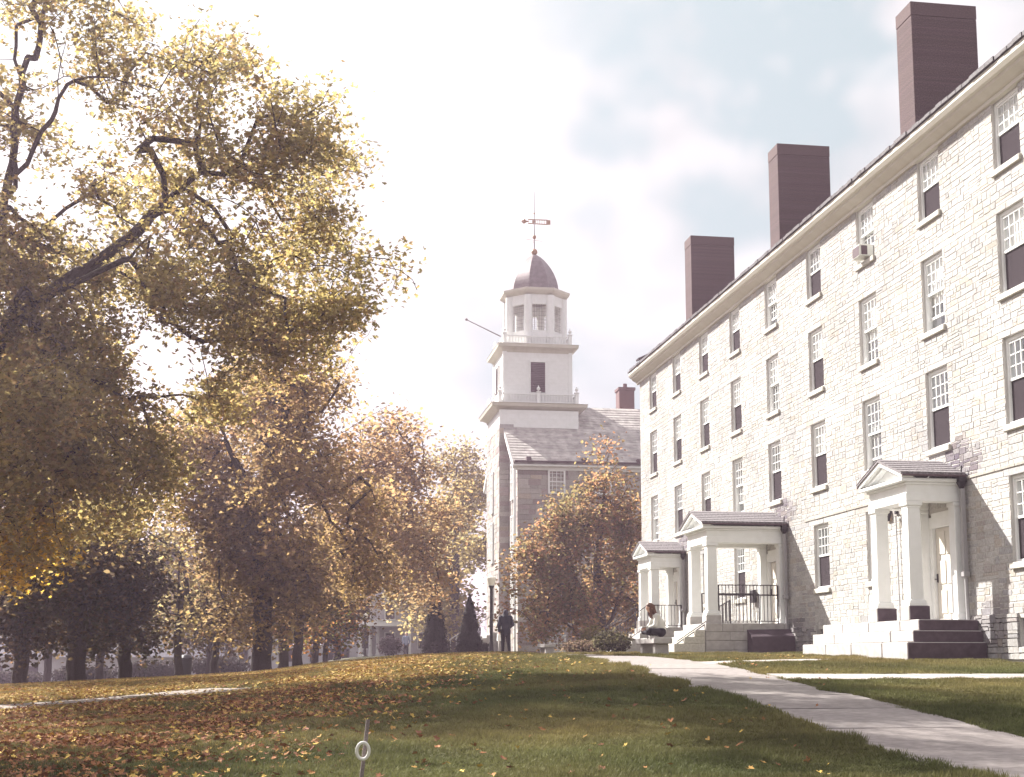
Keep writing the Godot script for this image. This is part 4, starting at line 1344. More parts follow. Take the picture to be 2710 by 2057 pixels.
func trees() -> void:
	LEAF = leaf_mesh(true)
	LEAF_SMALL = leaf_mesh(false)
	var olive := [Color(0.36, 0.285, 0.11), Color(0.30, 0.245, 0.10), Color(0.40, 0.305, 0.11), Color(0.22, 0.18, 0.08), Color(0.33, 0.22, 0.095)]
	var gold := [Color(0.37, 0.25, 0.10), Color(0.29, 0.20, 0.095), Color(0.41, 0.28, 0.11), Color(0.23, 0.165, 0.085), Color(0.31, 0.19, 0.10)]
	var orange := [Color(0.38, 0.25, 0.12), Color(0.32, 0.215, 0.11), Color(0.41, 0.27, 0.12), Color(0.26, 0.185, 0.10), Color(0.38, 0.22, 0.11)]
	var lime := [Color(0.36, 0.285, 0.13), Color(0.29, 0.235, 0.115), Color(0.39, 0.29, 0.12), Color(0.23, 0.19, 0.10)]
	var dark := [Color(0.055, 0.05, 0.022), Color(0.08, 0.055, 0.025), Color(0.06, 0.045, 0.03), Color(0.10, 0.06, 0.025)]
	var rust := [Color(0.34, 0.21, 0.095), Color(0.29, 0.205, 0.09), Color(0.24, 0.20, 0.085), Color(0.40, 0.23, 0.11), Color(0.21, 0.17, 0.075), Color(0.36, 0.19, 0.10)]
	var bronze := [Color(0.17, 0.11, 0.05), Color(0.13, 0.10, 0.045), Color(0.22, 0.13, 0.055), Color(0.10, 0.075, 0.04)]
	# the great maple whose trunk stands just outside the frame
	tree("maple_tree", "huge spreading olive gold maple overhanging the lawn, its long limbs against the sky", Vector3(-6.6, ground(-6.6, -29.5), -29.5), 0.29, [
		pts([-6.59, -0.9, -29.5, -6.74, 3.03, -29.5, -6.72, 5.43, -29.5, -6.52, 7.2, -29.5, -6.3, 9.2, -29.7, -6.1, 11.2, -30, -6.3, 13.8, -30.2]),
		pts([-6.72, 5.43, -29.5, -5.96, 6.72, -29.3, -5.16, 7.55, -29.2, -4.07, 8.4, -29.3, -3.15, 9.36, -29.4, -2.12, 10.49, -29.5]),
		pts([-2.12, 10.49, -29.5, -2.25, 11.79, -29.3, -2.2, 12.43, -29.3, -1.9, 13.3, -29.2]),
		pts([-2.12, 10.49, -29.5, -1.54, 11, -29.8, -0.97, 11.87, -30, -0.58, 12.43, -30]),
		pts([-2.12, 10.49, -29.5, -1.34, 10.69, -29, -0.56, 11.26, -28.7, 0.33, 11.85, -28.5]),
		pts([-3.15, 9.36, -29.4, -2.1, 9.82, -29.6, -1.31, 9.81, -29.8, -0.59, 9.17, -29.8, -0.05, 9.02, -29.7, 0.46, 8.73, -29.7, 0.89, 8.63, -29.7, 1.35, 8.61, -29.6, 1.8, 8.55, -29.6, 2.21, 8.42, -29.5, 2.56, 8.01, -29.5]),
		pts([-5.96, 6.72, -29.3, -4.76, 7.63, -28.9, -3.97, 7.95, -28.7, -3.43, 8.2, -28.6, -3.12, 7.6, -28.5, -2.78, 7.2, -28.4, -2.6, 6.77, -28.4]),
		pts([-6.52, 6.9, -29.5, -6.17, 9.1, -29.2, -5.74, 10.2, -29, -5.41, 10.91, -28.9, -5.18, 11.38, -28.9, -5.12, 12.02, -28.8, -5.01, 12.86, -28.8]),
		pts([-5.18, 11.38, -28.9, -4.94, 11.89, -28.8, -4.46, 12.06, -28.6, -3.47, 11.87, -28.4, -2.96, 11.72, -28.3]),
		pts([-6.27, 9.4, -29.7, -5.99, 11.57, -29.4, -5.96, 12.35, -29.4, -5.81, 12.71, -29.3, -5.65, 12.65, -29.3, -5.56, 13.45, -29.3, -5.47, 14.73, -29.2]),
		pts([-6.72, 5.43, -29.5, -5.51, 4.98, -28.6, -4.21, 4.72, -28, -3.25, 4.06, -27.6]),
		pts([-6.74, 3.6, -29.5, -5.78, 2.86, -29, -5.39, 2.4, -28.7])],
		[-5.1, 13.1, -28.6, 1, -6, 11.5, -29.7, 0.9, -4.2, 12.6, -29, 1.2, -2.6, 12.7, -29.9, 1.2, -1.8, 13.3, -29.9, 0.8, -0.9, 11.1, -28, 1.1, 0, 10.8, -27.8, 0.9, 0.7, 10.9, -30.7, 0.9, -2.4, 10.6, -28.6, 1.1, -0.9, 9.9, -28.6, 1.2, 0.3, 9.5, -31.3, 1.1, 1.3, 8.6, -29.4, 0.5, 2.2, 8.7, -30.7, 0.5,
		0.9, 7.8, -29.4, 0.8, -0.9, 8.3, -30, 1.2, -2.2, 8.1, -28.3, 1.2, -3.6, 10.2, -30, 1, -4.5, 8.8, -30.8, 1.4, -6.1, 8.7, -29.6, 1.1, -5.8, 7.1, -30.4, 1.5, -4.4, 6.7, -30.1, 1.1, -2.5, 7.2, -28, 0.8, -1.3, 6.9, -30.4, 1.1, -0.1, 6.9, -29.8, 0.9, 0.7, 7.1, -28.8, 0.6, -5, 4.7, -27.8, 1.5, -4, 5.2, -30.8, 1.3, -5.1, 3.2, -29.4, 1.5,
		-3.6, 3.8, -30.3, 1.2, -2, 5.5, -30.8, 0.9, -5.7, 2, -30.3, 0.7, -7.9, 12.5, -31, 1.5, -7.5, 7.7, -29.1, 1.9, -7, 5.1, -30.6, 1.7, -5.9, 15, -29.3, 1.3, -4.2, 15.4, -31, 0.9, -7.4, 15.3, -30.8, 1.5, -5.2, 15.8, -28.1, 1.1, -7.4, 16.3, -28.2, 1.4],
		5.0, 56, 0.12, olive, {"depth": 2.6, "clump": 60.0, "gap": -0.06, "spread": 0.26, "thin": 0.5, "cap": [8, 0.04], "airy": [9.5, 14.5, 0.52], "yellow": [Vector3(-5.5, 1.9, -30.0), 1.3], "holes": [-5.15, 9.75, 0.6, -4.6, 9.3, 0.5, -3.2, 6.6, 0.35, -2.35, 5.9, 0.4]})
	tree("maple_tree", "broad gold maple standing to the left of the huge one, outside the picture", Vector3(-13.5, ground(-13.5, -25), -25), 0.3, [  # unseen tree, added so that its crown shades the near left lawn
		pts([-13.5, -1.8, -25, -13.5, 2, -25, -13.4, 5, -25, -13.3, 9, -25]), pts([-13.5, 2.5, -25, -11.5, 5, -25, -10.5, 8, -25]), pts([-13.5, 3, -25, -15.5, 6, -25.5, -16, 9, -25])],
		[-12, 6.5, -24, 2.6, -14.5, 7, -26.5, 2.6, -11.2, 9.5, -26, 2.4, -14, 10.5, -24, 2.8, -12.5, 12.5, -26, 2.2, -16, 9, -25, 2.4], 0.8, 40, 0.26, olive, {"clump": 30.0, "gap": -0.15, "spread": 0.5})
	tree("maple_tree", "shadowy brown maple filling the left edge behind the huge one's limbs", Vector3(-10.8, ground(-10.8, -43), -43), 0.32, [
		pts([-10.8, -1.4, -43, -10.7, 2, -43, -10.4, 5, -43, -10, 8, -43]), pts([-10.7, 2.5, -43, -8.5, 4.6, -42.6, -6.6, 6.2, -42.4])],
		[-8.8, 7.2, -42, 2.2, -6.6, 6.4, -42, 2.0, -9, 4.4, -42, 2.2, -6.6, 4.2, -41.6, 1.9, -8.2, 9.0, -43, 1.8, -4.8, 5.6, -42, 1.5], 2.0, 46, 0.17, [Color(0.22, 0.155, 0.08), Color(0.17, 0.12, 0.07), Color(0.27, 0.19, 0.09), Color(0.13, 0.095, 0.06)], {"clump": 30.0, "gap": -0.2, "spread": 0.42})
	# behind it, the golden one in the middle
	tree("maple_tree", "tall golden maple with a thick trunk in the middle of the lawn's trees", Vector3(-1.03, ground(-1.03, -50), -50), 0.34, [
		pts([-1.03, -0.8, -50, -1.11, 2.02, -50, -1.1, 4.49, -50, -0.65, 6.15, -50, -0.5, 8.17, -50, -0.4, 9.36, -50, -0.35, 11.07, -50, -0.13, 12.0, -50]),
		pts([-1.1, 4.49, -50, -0.01, 6.67, -49.6, 0.18, 7.75, -49.4, 0.39, 8.74, -49.3, 0.83, 8.75, -49.2, 1.16, 9.27, -49.1, 1.39, 9.74, -49, 1.71, 10.52, -49, 2.15, 11.24, -49, 2.57, 11.86, -49]),
		pts([-0.01, 6.67, -49.6, 1.08, 7.7, -49.2, 1.63, 8.07, -49, 2.43, 8.5, -48.9, 3.11, 8.95, -48.8]),
		pts([-1.1, 4.49, -50, -1.97, 6.63, -50.4, -2.66, 8.11, -50.7, -3.18, 9.44, -51])],
		[-0.7, 10.7, -48.3, 1.9, -1.4, 9.1, -52.8, 2.3, 0.4, 9.3, -49.6, 1.4, -2, 6.4, -50.8, 2.2, 0.1, 6.7, -48.8, 1.8, 1.3, 7.8, -50, 0.7, -0.6, 4.4, -49.3, 2.3, -3, 5.2, -49.1, 2, -2.2, 3.2, -50.5, 1.7, 0.1, 3.2, -50.5, 1.5, -4.1, 7.6, -52.4, 1.6, -2.2, 1.9, -48.6, 1.3, 0.2, 1.8, -48.4, 1.2, 1.9, 5.2, -51.5, 1.7, 2.4, 3.2, -52.5, 1.6],
		2.2, 60, 0.165, gold, {"depth": 1.5, "clump": 26.0, "gap": -0.1, "spread": 0.42})
	tree("maple_tree", "orange maple in the distance, left of the two dark cone shaped evergreens", Vector3(8.8, ground(8.8, -86), -86), 0.3, [
		pts([8.8, -0.3, -86, 8.7, 2, -85.5, 8.2, 4.5, -84, 7.0, 7, -80, 6.0, 9.5, -77.5]), pts([8.2, 4.5, -84, 8, 7.6, -81, 7.3, 9.8, -78.5, 6.9, 12.6, -77]), pts([7.4, 6.0, -81.5, 5.4, 7.4, -77.5, 3.6, 9.0, -75.6])],
		[5, 11.7, -75.6, 2, 6.7, 13, -77.8, 1.2, 3.2, 10.6, -77.2, 1.8, 5.5, 9.5, -78.4, 2.6, 6.8, 10, -75.5, 1.5, 3.8, 6.4, -71, 2.6, 6.2, 6.3, -77.2, 2.1, 3.2, 4.6, -78.1, 2.0, 5.7, 4.9, -77.6, 1.5, 6.6, 7.8, -74.6, 1.2, 2.5, 7.4, -75.9, 1.8, 1.6, 9.4, -78, 1.6, 1.2, 5.6, -78, 2.0, 7.6, 4.4, -79, 1.4, 8.6, 8.6, -79, 1.5],
		1.05, 60, 0.24, orange, {"clump": 20.0, "gap": -0.05, "spread": 0.6})
	tree("maple_tree", "tall pale yellow tree standing just left of the chapel", Vector3(12.5, ground(12.5, -110), -110), 0.4, [
		pts([12.5, -0.3, -110, 12.6, 5, -110, 12.7, 10, -110, 12.9, 15.5, -111]), pts([12.6, 5, -110, 11.6, 9, -109, 11.2, 13, -108.5])],
		[12.9, 16.2, -112.3, 1.8, 13.1, 12.6, -109, 2, 11.2, 10.3, -105.2, 2.1, 12.5, 8, -102.3, 1.5, 12.3, 6.2, -112.6, 2.3, 13.8, 3.6, -114.3, 1.9, 10.3, 3.2, -106.7, 1.7, 11.4, 14.4, -111.9, 1.5, 15, 14.5, -113, 2.2, 15.5, 9, -113, 2.4, 10.0, 12.2, -110, 2.0, 9.2, 8.0, -110, 2.2, 9.0, 5.0, -112, 2.0],
		1.0, 60, 0.28, lime, {"clump": 18.0, "gap": -0.1, "spread": 0.7, "clear": 0.15})
	# the low dark trees along the left
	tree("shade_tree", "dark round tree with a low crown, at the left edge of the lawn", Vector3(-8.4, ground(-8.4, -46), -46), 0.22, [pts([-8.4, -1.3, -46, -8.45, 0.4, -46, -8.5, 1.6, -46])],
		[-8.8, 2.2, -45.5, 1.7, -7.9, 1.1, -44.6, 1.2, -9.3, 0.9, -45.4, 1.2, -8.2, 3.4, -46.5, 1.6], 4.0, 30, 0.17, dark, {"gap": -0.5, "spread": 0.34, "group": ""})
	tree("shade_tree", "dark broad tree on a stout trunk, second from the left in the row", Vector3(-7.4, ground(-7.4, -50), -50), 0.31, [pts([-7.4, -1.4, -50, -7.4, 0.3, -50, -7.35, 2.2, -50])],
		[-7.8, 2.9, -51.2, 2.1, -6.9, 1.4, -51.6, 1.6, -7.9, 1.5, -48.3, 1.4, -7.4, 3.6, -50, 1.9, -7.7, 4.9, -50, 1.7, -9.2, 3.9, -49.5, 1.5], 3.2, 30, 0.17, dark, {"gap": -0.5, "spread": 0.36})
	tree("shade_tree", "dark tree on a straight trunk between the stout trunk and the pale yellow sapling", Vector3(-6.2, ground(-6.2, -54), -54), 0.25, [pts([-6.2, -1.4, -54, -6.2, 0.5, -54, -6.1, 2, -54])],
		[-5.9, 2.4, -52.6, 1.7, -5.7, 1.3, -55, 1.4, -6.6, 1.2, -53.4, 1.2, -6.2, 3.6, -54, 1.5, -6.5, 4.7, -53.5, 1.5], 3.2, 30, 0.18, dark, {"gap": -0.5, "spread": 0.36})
	tree("young_tree", "pale yellow sapling with a thin trunk among the dark trees", Vector3(-4.7, ground(-4.7, -60), -60), 0.17, [pts([-4.7, -1.3, -60, -4.75, 1.5, -60, -4.8, 4.5, -60])],
		[-5.8, 4.7, -61.5, 1.7, -4.8, 3, -62, 1.9, -6, 6.1, -60, 1.4, -4.2, 4.2, -62.6, 1.5, -4.7, 1.6, -58.9, 1.2], 1.4, 28, 0.2, lime, {"gap": -0.1, "spread": 0.45})
	tree("young_tree", "brown leaved young tree left of the golden maple's trunk", Vector3(-3.5, ground(-3.5, -64), -64), 0.16, [pts([-3.5, -1.2, -64, -3.4, 1.0, -64, -3.2, 3, -64])],
		[-3, 2.3, -62.8, 1.8, -2.1, 1.5, -64.8, 1.3, -3.7, 1.5, -62.4, 1.2, -2.7, 3.9, -63.7, 1.4], 2.0, 28, 0.2, bronze, {"gap": -0.3, "spread": 0.42})
	tree("young_tree", "bronze leaved tree just right of the golden maple's trunk", Vector3(-0.5, ground(-0.5, -67), -67), 0.24, [pts([-0.5, -1.1, -67, -0.4, 1.4, -67, -0.2, 3.6, -67])],
		[-0.1, 2.7, -66.3, 1.8, 0.8, 4.1, -67.9, 1.8, -0.7, 1.7, -65.2, 1.3, -1.1, 3.4, -65.3, 1.3], 2.0, 28, 0.2, rust, {"gap": -0.3, "spread": 0.42})
	tree("young_tree", "low young tree turning from green to orange before the long white cottage", Vector3(1.1, ground(1.1, -72), -72), 0.17, [pts([1.1, -1, -72, 1.15, 0.6, -72, 1.2, 1.6, -72])],
		[1.6, 1.5, -73.2, 1.4, 0.5, 1.2, -71.4, 0.9, 2.4, 2.0, -74, 1.1, 0.3, 2.0, -73, 1.0], 2.6, 28, 0.2, [Color(0.20, 0.17, 0.04), Color(0.34, 0.2, 0.05), Color(0.15, 0.15, 0.04), Color(0.40, 0.17, 0.05)], {"gap": -0.4, "spread": 0.4})
	tree("young_tree", "slim young tree beside the low orange one, its trunk close by", Vector3(1.7, ground(1.7, -72.5), -72.5), 0.13, [pts([1.7, -1, -72.5, 1.7, 0.6, -72.5, 1.75, 2.6, -72.5])],
		[1.8, 3.0, -72.6, 0.9, 2.3, 2.8, -73.4, 0.9], 2.4, 28, 0.2, dark, {"gap": -0.4, "spread": 0.4})
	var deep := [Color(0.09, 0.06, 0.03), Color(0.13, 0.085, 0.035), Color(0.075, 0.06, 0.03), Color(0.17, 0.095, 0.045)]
	var spots := [[-4.6, -80, 0.0], [-1.9, -78, 0.4], [0.2, -60, 0.7], [-9.5, -72, 0.3], [-13.0, -78, 0.5], [2.6, -84, 0.4]]
	var tell := ["dark brown tree filling the gap behind the pale yellow sapling", "dark brown low tree left of the golden maple's trunk, farther back", "dark brown tree whose crown hangs right beside the golden maple's trunk", "dark brown tree behind the stout trunk in the row of dark trees", "dark brown tree far left behind the row of dark trees", "dark brown low tree behind the slim young trees, left of the white porch"]
	for k in 6:
		var x: float = spots[k][0]
		var z: float = spots[k][1]
		var y := ground(x, z)
		var u: float = spots[k][2]
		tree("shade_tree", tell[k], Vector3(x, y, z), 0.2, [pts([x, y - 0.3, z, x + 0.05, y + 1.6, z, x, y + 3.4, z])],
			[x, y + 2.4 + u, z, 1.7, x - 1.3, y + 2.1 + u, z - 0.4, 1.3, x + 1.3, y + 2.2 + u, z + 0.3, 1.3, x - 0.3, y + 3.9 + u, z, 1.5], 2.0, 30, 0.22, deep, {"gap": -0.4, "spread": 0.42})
	# the rust coloured maple in front of the chapel
	tree("maple_tree", "rust orange maple with several stems in front of the stone chapel", Vector3(16.6, ground(16.6, -73.5), -73.5), 0.33, [
		pts([16.6, -0.1, -73.5, 16.4, 1.8, -73.6, 16.2, 4.2, -73.7, 16.5, 7.5, -73.8, 16.9, 11.0, -74]), pts([16.5, 0.6, -73.5, 15.6, 2.6, -73.4, 14.6, 5.2, -73.4, 14.2, 7.2, -73.4]), pts([16.5, 1.2, -73.6, 17.6, 3.6, -74, 18.3, 6.8, -74.2]), pts([16.5, 0.5, -73.5, 14.8, 1.6, -72.8, 12.9, 2.6, -72.4])],
		[17.0, 11.4, -74.5, 0.8, 16.7, 9.2, -73.2, 1.3, 15, 9, -73.2, 1.0, 13.8, 7.5, -73.2, 1.3, 16.4, 7.4, -74.3, 1.9, 18.1, 7.7, -73.8, 1.5, 13.6, 5.3, -73.5, 2, 16.3, 4.9, -74.1, 2.3, 19.1, 5.3, -75.9, 1.5, 12.4, 3.5, -73.1, 1.2, 14.4, 2.8, -72.4, 2.1, 17.5, 2.9, -74.9, 1.6, 11.5, 2.2, -71.7, 0.9, 13.3, 1.6, -71.8, 1.1, 16.7, 1.8, -75.2, 1.2, 12.2, 5.0, -73, 1.3, 12.7, 2.2, -72, 1.4, 15, 6.8, -72.5, 1.5, 11.9, 3.4, -72, 1.0, 18.6, 1.9, -75, 1.3],
		2.2, 62, 0.20, rust, {"clump": 34.0, "gap": -0.05, "spread": 0.42, "clear": 0.1})
	# the trees that close the view behind
	var names := ["bronze tree in the far row behind the lawn, left of all others", "bronze tree in the far row behind the dark shade trees", "bronze tree in the far row behind the pale yellow sapling", "bronze tree in the far row behind the golden maple", "olive tree in the far row behind the orange maple", "olive tree in the far row behind the white columned porch", "olive tree in the far row behind the dark evergreens"]
	for k in 7:
		rng.seed = 900 + k
		var x := -27.0 + k * 6.2
		var z := -122.0 - 9.0 * (k % 3)
		var y := ground(x, z)
		var bl := []
		for j in 7:
			bl.append_array([x + rng.randf_range(-3.4, 3.4), y + rng.randf_range(2.6, 11.5), z + rng.randf_range(-2.5, 2.5), rng.randf_range(2.2, 3.3)])
		tree("background_tree", names[k], Vector3(x, y, z), 0.4, [pts([x, y - 0.3, z, x + 0.2, y + 4.0, z, x, y + 9.0, z])], bl, 0.45, 46, 0.5, bronze if k < 4 else lime, {"clump": 15.0, "gap": -0.25, "spread": 0.9, "group": "trees in the far row behind the lawn"})
	# two clipped evergreens by the chapel
	for k in 2:
		rng.seed = 60 + k
		var x := [8.45, 10.55][k] as float
		var z := -84.0
		var y := ground(x, z)
		var h := [4.5, 3.7][k] as float
		var o := node("evergreen_shrub", self, Vector3(x, y, z))
		tag(o, ["taller of two dark cone shaped evergreens left of the chapel", "shorter dark cone shaped evergreen beside the chapel steps"][k], "evergreen", "dark cone shaped evergreens beside the chapel")
		var t := Mb.new()
		t.tube([Vector3(0, -0.2, 0), Vector3(0, h * 0.9, 0)], [0.1, 0.03], 7)
		obj("trunk", t, M.bark, o)
		var pl := []
		var ti := []
		for j in 7000:
			var u := 1.0 - sqrt(rng.randf())
			var r := (1.0 + 0.0 * k) * pow(1.0 - u, 0.85) * sqrt(rng.randf()) * (1.0 + 0.25 * fn.get_noise_3d(u * 900.0, rng.randf() * 60, k * 100.0)) * (1.0 if u > 0.12 else 0.85)
			var a := rng.randf() * TAU
			var up := Vector3(cos(a), rng.randf_range(0.1, 1.2), sin(a)).normalized()
			var bx := up.cross(Vector3(rng.randfn(), rng.randfn(), rng.randfn())).normalized()
			pl.append(Transform3D(Basis(bx, up, bx.cross(up)).scaled(Vector3(0.10, 0.16, 0.2)), Vector3(cos(a) * r, 0.05 + u * h, sin(a) * r)))
			var s := rng.randf_range(0.6, 1.3)
			ti.append(Color(0.035 * s, 0.032 * s, 0.026 * s))
		swarm("needles", LEAF_SMALL, M.leaf, pl, ti, o)

func bush(called: String, label: String, at: Vector3, r: Vector3, n: int, leaf: float, palette: Array, category := "shrub", group := "") -> Node3D:
	rng.seed = hash(label)
	var o := node(called, self, at)
	tag(o, label, category, group)
	var st := Mb.new()
	for k in 7:
		var a := rng.randf() * TAU
		st.tube([Vector3(cos(a) * 0.05, -0.1, sin(a) * 0.05), Vector3(cos(a) * r.x * 0.5, r.y * 1.1, sin(a) * r.z * 0.5)], [0.02, 0.008], 5)
	obj("stems", st, M.bark, o)
	var pl := []
	var ti := []
	for k in n:
		var v := Vector3(rng.randfn(), rng.randfn(), rng.randfn()).normalized() * pow(rng.randf(), 0.42)
		var lump := 1.0 + 0.28 * fn.get_noise_3dv(v * 170.0 + at * 31.0)
		var p := Vector3(v.x * r.x, v.y * r.y, v.z * r.z) * lump + Vector3(0, r.y * 1.0, 0)
		if p.y < 0.02:
			continue
		var up := (v + Vector3(rng.randfn(), rng.randfn() + 0.8, rng.randfn()) * 0.6).normalized()
		var bx := up.cross(Vector3(rng.randfn(), rng.randfn(), rng.randfn())).normalized()
		pl.append(Transform3D(Basis(bx, up, bx.cross(up)).scaled(Vector3.ONE * leaf * rng.randf_range(0.6, 1.2)), p))
		var c: Color = palette[rng.randi() % palette.size()]
		var s := rng.randf_range(0.7, 1.25)
		ti.append(Color(c.r * s, c.g * s, c.b * s))
	swarm("foliage", LEAF_SMALL, M.leaf, pl, ti, o)
	return o

# ---------------------------------------------------------------- ground, paths, grass, fallen leaves
func path_left(z: float) -> float:
	return 5.42 + 0.062 * (clampf(-z, -5.0, 31.0) - 11.0)

func path_right(z: float) -> float:
	return 7.42 + 0.075 * (clampf(-z, -5.0, 31.0) - 12.5)

var GRAVEL := [Vector2(-14, -22.5), Vector2(-9.5, -24.4), Vector2(-5.5, -26.2), Vector2(-3.2, -27.8), Vector2(-1.2, -29.2)]

func on_path(x: float, z: float, grow := 0.0) -> bool:
	if x < 5.7 and z < -21.0 and z > -37.0:
		for i in GRAVEL.size() - 1:
			if Geometry2D.get_closest_point_to_segment(Vector2(x, z), GRAVEL[i], GRAVEL[i + 1]).distance_to(Vector2(x, z)) < 0.95 + grow:
				return true
	var pr := path_right(z)
	if z > -85.0 and x > path_left(z) - grow and x < pr + grow:
		return true
	if x >= pr and z < -22.5 + grow and z > -24.1 - grow:
		return true
	var t := clampf((x - 8.4) / 5.4, 0.0, 1.0)
	if x >= 8.2 and x < 13.8 and absf(z - lerpf(-28.4, -31.4, t)) < 0.62 + grow:
		return true
	return false

func slab(parent: Node, corners: Array, tone: Color, lift := 0.035) -> void:   # corners: [x, z] round the slab
	var b := Mb.new()
	var s := rng.randf_range(0.9, 1.06)
	b.col = tone * s
	var q := []
	var mx := 0.0
	var mz := 0.0
	for e in corners:
		mx += e[0] * 0.25
		mz += e[1] * 0.25
	for e in corners:
		var x: float = e[0] + 0.018 * signf(mx - e[0])
		var z: float = e[1] + 0.024 * signf(mz - e[1])
		q.append(Vector3(x, ground(x, z) + lift + rng.randf_range(-0.006, 0.006), z))
	var nx := 3
	var nz := 3
	for i in nx:
		for j in nz:
			var pt := []
			for c in [[i, j], [i + 1, j], [i + 1, j + 1], [i, j + 1]]:
				var u := float(c[0]) / nx
				var v := float(c[1]) / nz
				var p: Vector3 = q[0].lerp(q[1], u).lerp(q[3].lerp(q[2], u), v)
				p.y = maxf(p.y, ground(p.x, p.z) + lift * 0.7)
				pt.append(p)
			b.quad(pt[0], pt[1], pt[2], pt[3], Vector3.UP)
	for k in 4:
		var k2 := (k + 1) % 4
		b.quad(q[k], q[k2], q[k2] - Vector3.UP * 0.12, q[k] - Vector3.UP * 0.12, (q[k] + q[k2]) * 0.5 - (q[0] + q[2]) * 0.5)
	obj("slab", b, M.concrete, parent)

func land() -> void:
	var xs := []
	var zs := []
	for seg in [[-400.0, -60.0, 20.0], [-60.0, -12.0, 2.0], [-12.0, 18.0, 0.5], [18.0, 60.0, 3.0], [60.0, 401.0, 20.0]]:
		var x: float = seg[0]
		while x < seg[1] - 0.01:
			xs.append(x)
			x += seg[2]
	xs.append(400.0)
	for seg in [[60.0, 2.0, 2.0], [2.0, -42.0, 0.5], [-42.0, -140.0, 2.0], [-140.0, -900.0, 40.0]]:
		var z: float = seg[0]
		while z > seg[1] + 0.01:
			zs.append(z)
			z -= seg[2]
	zs.append(-900.0)
	var st := SurfaceTool.new()
	st.begin(Mesh.PRIMITIVE_TRIANGLES)
	st.set_smooth_group(0)
	for i in xs.size():
		for j in zs.size():
			var dip := 0.09 if on_path(xs[i], zs[j], -0.25) and zs[j] > -34.0 else 0.0
			st.add_vertex(Vector3(xs[i], ground(xs[i], zs[j]) - dip, zs[j]))
	var w := zs.size()
	for i in xs.size() - 1:
		for j in w - 1:
			var a := i * w + j
			for k in [a, a + 1, a + w, a + 1, a + w + 1, a + w]:
				st.add_index(k)
	st.generate_normals()
	var g := MeshInstance3D.new()
	g.name = "ground"
	g.mesh = st.commit()
	g.material_override = M.soil
	add_child(g)
	tag(g, "gently sloping lawn that falls away to the left", "", "", "structure")
	# paths
	rng.seed = 21
	var main := node("path")
	tag(main, "straight pale concrete path of slabs running beside the dormitory", "", "", "structure")
	var edge := 3.0
	while edge > -34.0:
		slab(main, [[path_left(edge - 2.2), edge - 2.2], [path_right(edge - 2.2), edge - 2.2], [path_right(edge), edge], [path_left(edge), edge]], Color(0.29, 0.26, 0.25))
		edge -= 2.2
	var cross_path := node("path")
	tag(cross_path, "pale concrete path crossing the grass towards the dormitory wall", "", "", "structure")
	for k in 6:
		var xa := 8.32 + k * 1.3
		slab(cross_path, [[xa, -24.0], [xa + 1.3, -24.0], [xa + 1.3, -22.6], [xa, -22.6]], Color(0.42, 0.385, 0.36))
	var pp := node("path")
	tag(pp, "narrow pale path slanting to the nearest porch steps", "", "", "structure")
	for k in 5:
		var b := Mb.new()
		var s := rng.randf_range(0.95, 1.06)
		b.col = Color(0.46 * s, 0.42 * s, 0.40 * s)
		var q := []
		for e in [[0.01, -1], [0.99, -1], [0.99, 1], [0.01, 1]]:
			var t: float = (k + e[0]) / 5.0
			var px := 8.45 + t * 5.35
			var pz: float = lerpf(-28.4, -31.4, t) + e[1] * 0.55
			q.append(Vector3(px, ground(px, pz) + 0.035, pz))
		b.quad(q[0], q[1], q[2], q[3], Vector3.UP)
		for j in 4:
			var j2 := (j + 1) % 4
			b.quad(q[j], q[j2], q[j2] - Vector3.UP * 0.15, q[j] - Vector3.UP * 0.15, (q[j] + q[j2]) * 0.5 - (q[0] + q[2]) * 0.5)
		obj("slab", b, M.concrete, pp)
	var far := Mb.new()
	var zz := -35.2
	while zz > -84.0:
		for c in 4:
			var xa := 6.3 + c * 0.7
			var q := [Vector3(xa, 0, zz), Vector3(xa + 0.7, 0, zz), Vector3(xa + 0.7, 0, zz - 2.0), Vector3(xa, 0, zz - 2.0)]
			for k in 4:
				q[k].y = ground(q[k].x, q[k].z) + 0.02
			far.quad(q[0], q[1], q[2], q[3], Vector3.UP)
		zz -= 2.0
	tag(obj("walk", far, M.gravel), "broad pale walk continuing towards the chapel", "", "", "structure")
	var gp := Mb.new()
	var line := spline([Vector3(-14, 0, -22.5), Vector3(-9.5, 0, -24.4), Vector3(-5.5, 0, -26.2), Vector3(-3.2, 0, -27.8), Vector3(-1.2, 0, -29.2)], 0.6)
	for i in line.size() - 1:
		var q := []
		for e in [[i, -1], [i + 1, -1], [i + 1, 1], [i, 1]]:
			var p: Vector3 = line[e[0]]
			var d: Vector3 = (line[mini(e[0] + 1, line.size() - 1)] - line[maxi(e[0] - 1, 0)]).normalized()
			p += Vector3(-d.z, 0, d.x) * e[1] * (0.85 + 0.1 * fn.get_noise_2d(e[0] * 60.0, e[1] * 200.0))
			p.y = ground(p.x, p.z) + 0.05
			q.append(p)
		gp.quad(q[0], q[1], q[2], q[3], Vector3.UP)
	tag(obj("gravel_path", gp, M.gravel), "narrow gravel path between the fallen leaves at the left", "", "", "structure")

func litter_amount(x: float, z: float) -> float:
	var d := -z
	var edge := -0.9 + 0.24 * (d - 15.0)
	var a := smoothstep(edge + 2.4, edge - 2.2, x) * (0.75 + 0.5 * fn.get_noise_2d(x * 22.0, z * 22.0))
	return clampf(a, 0.0, 1.0)

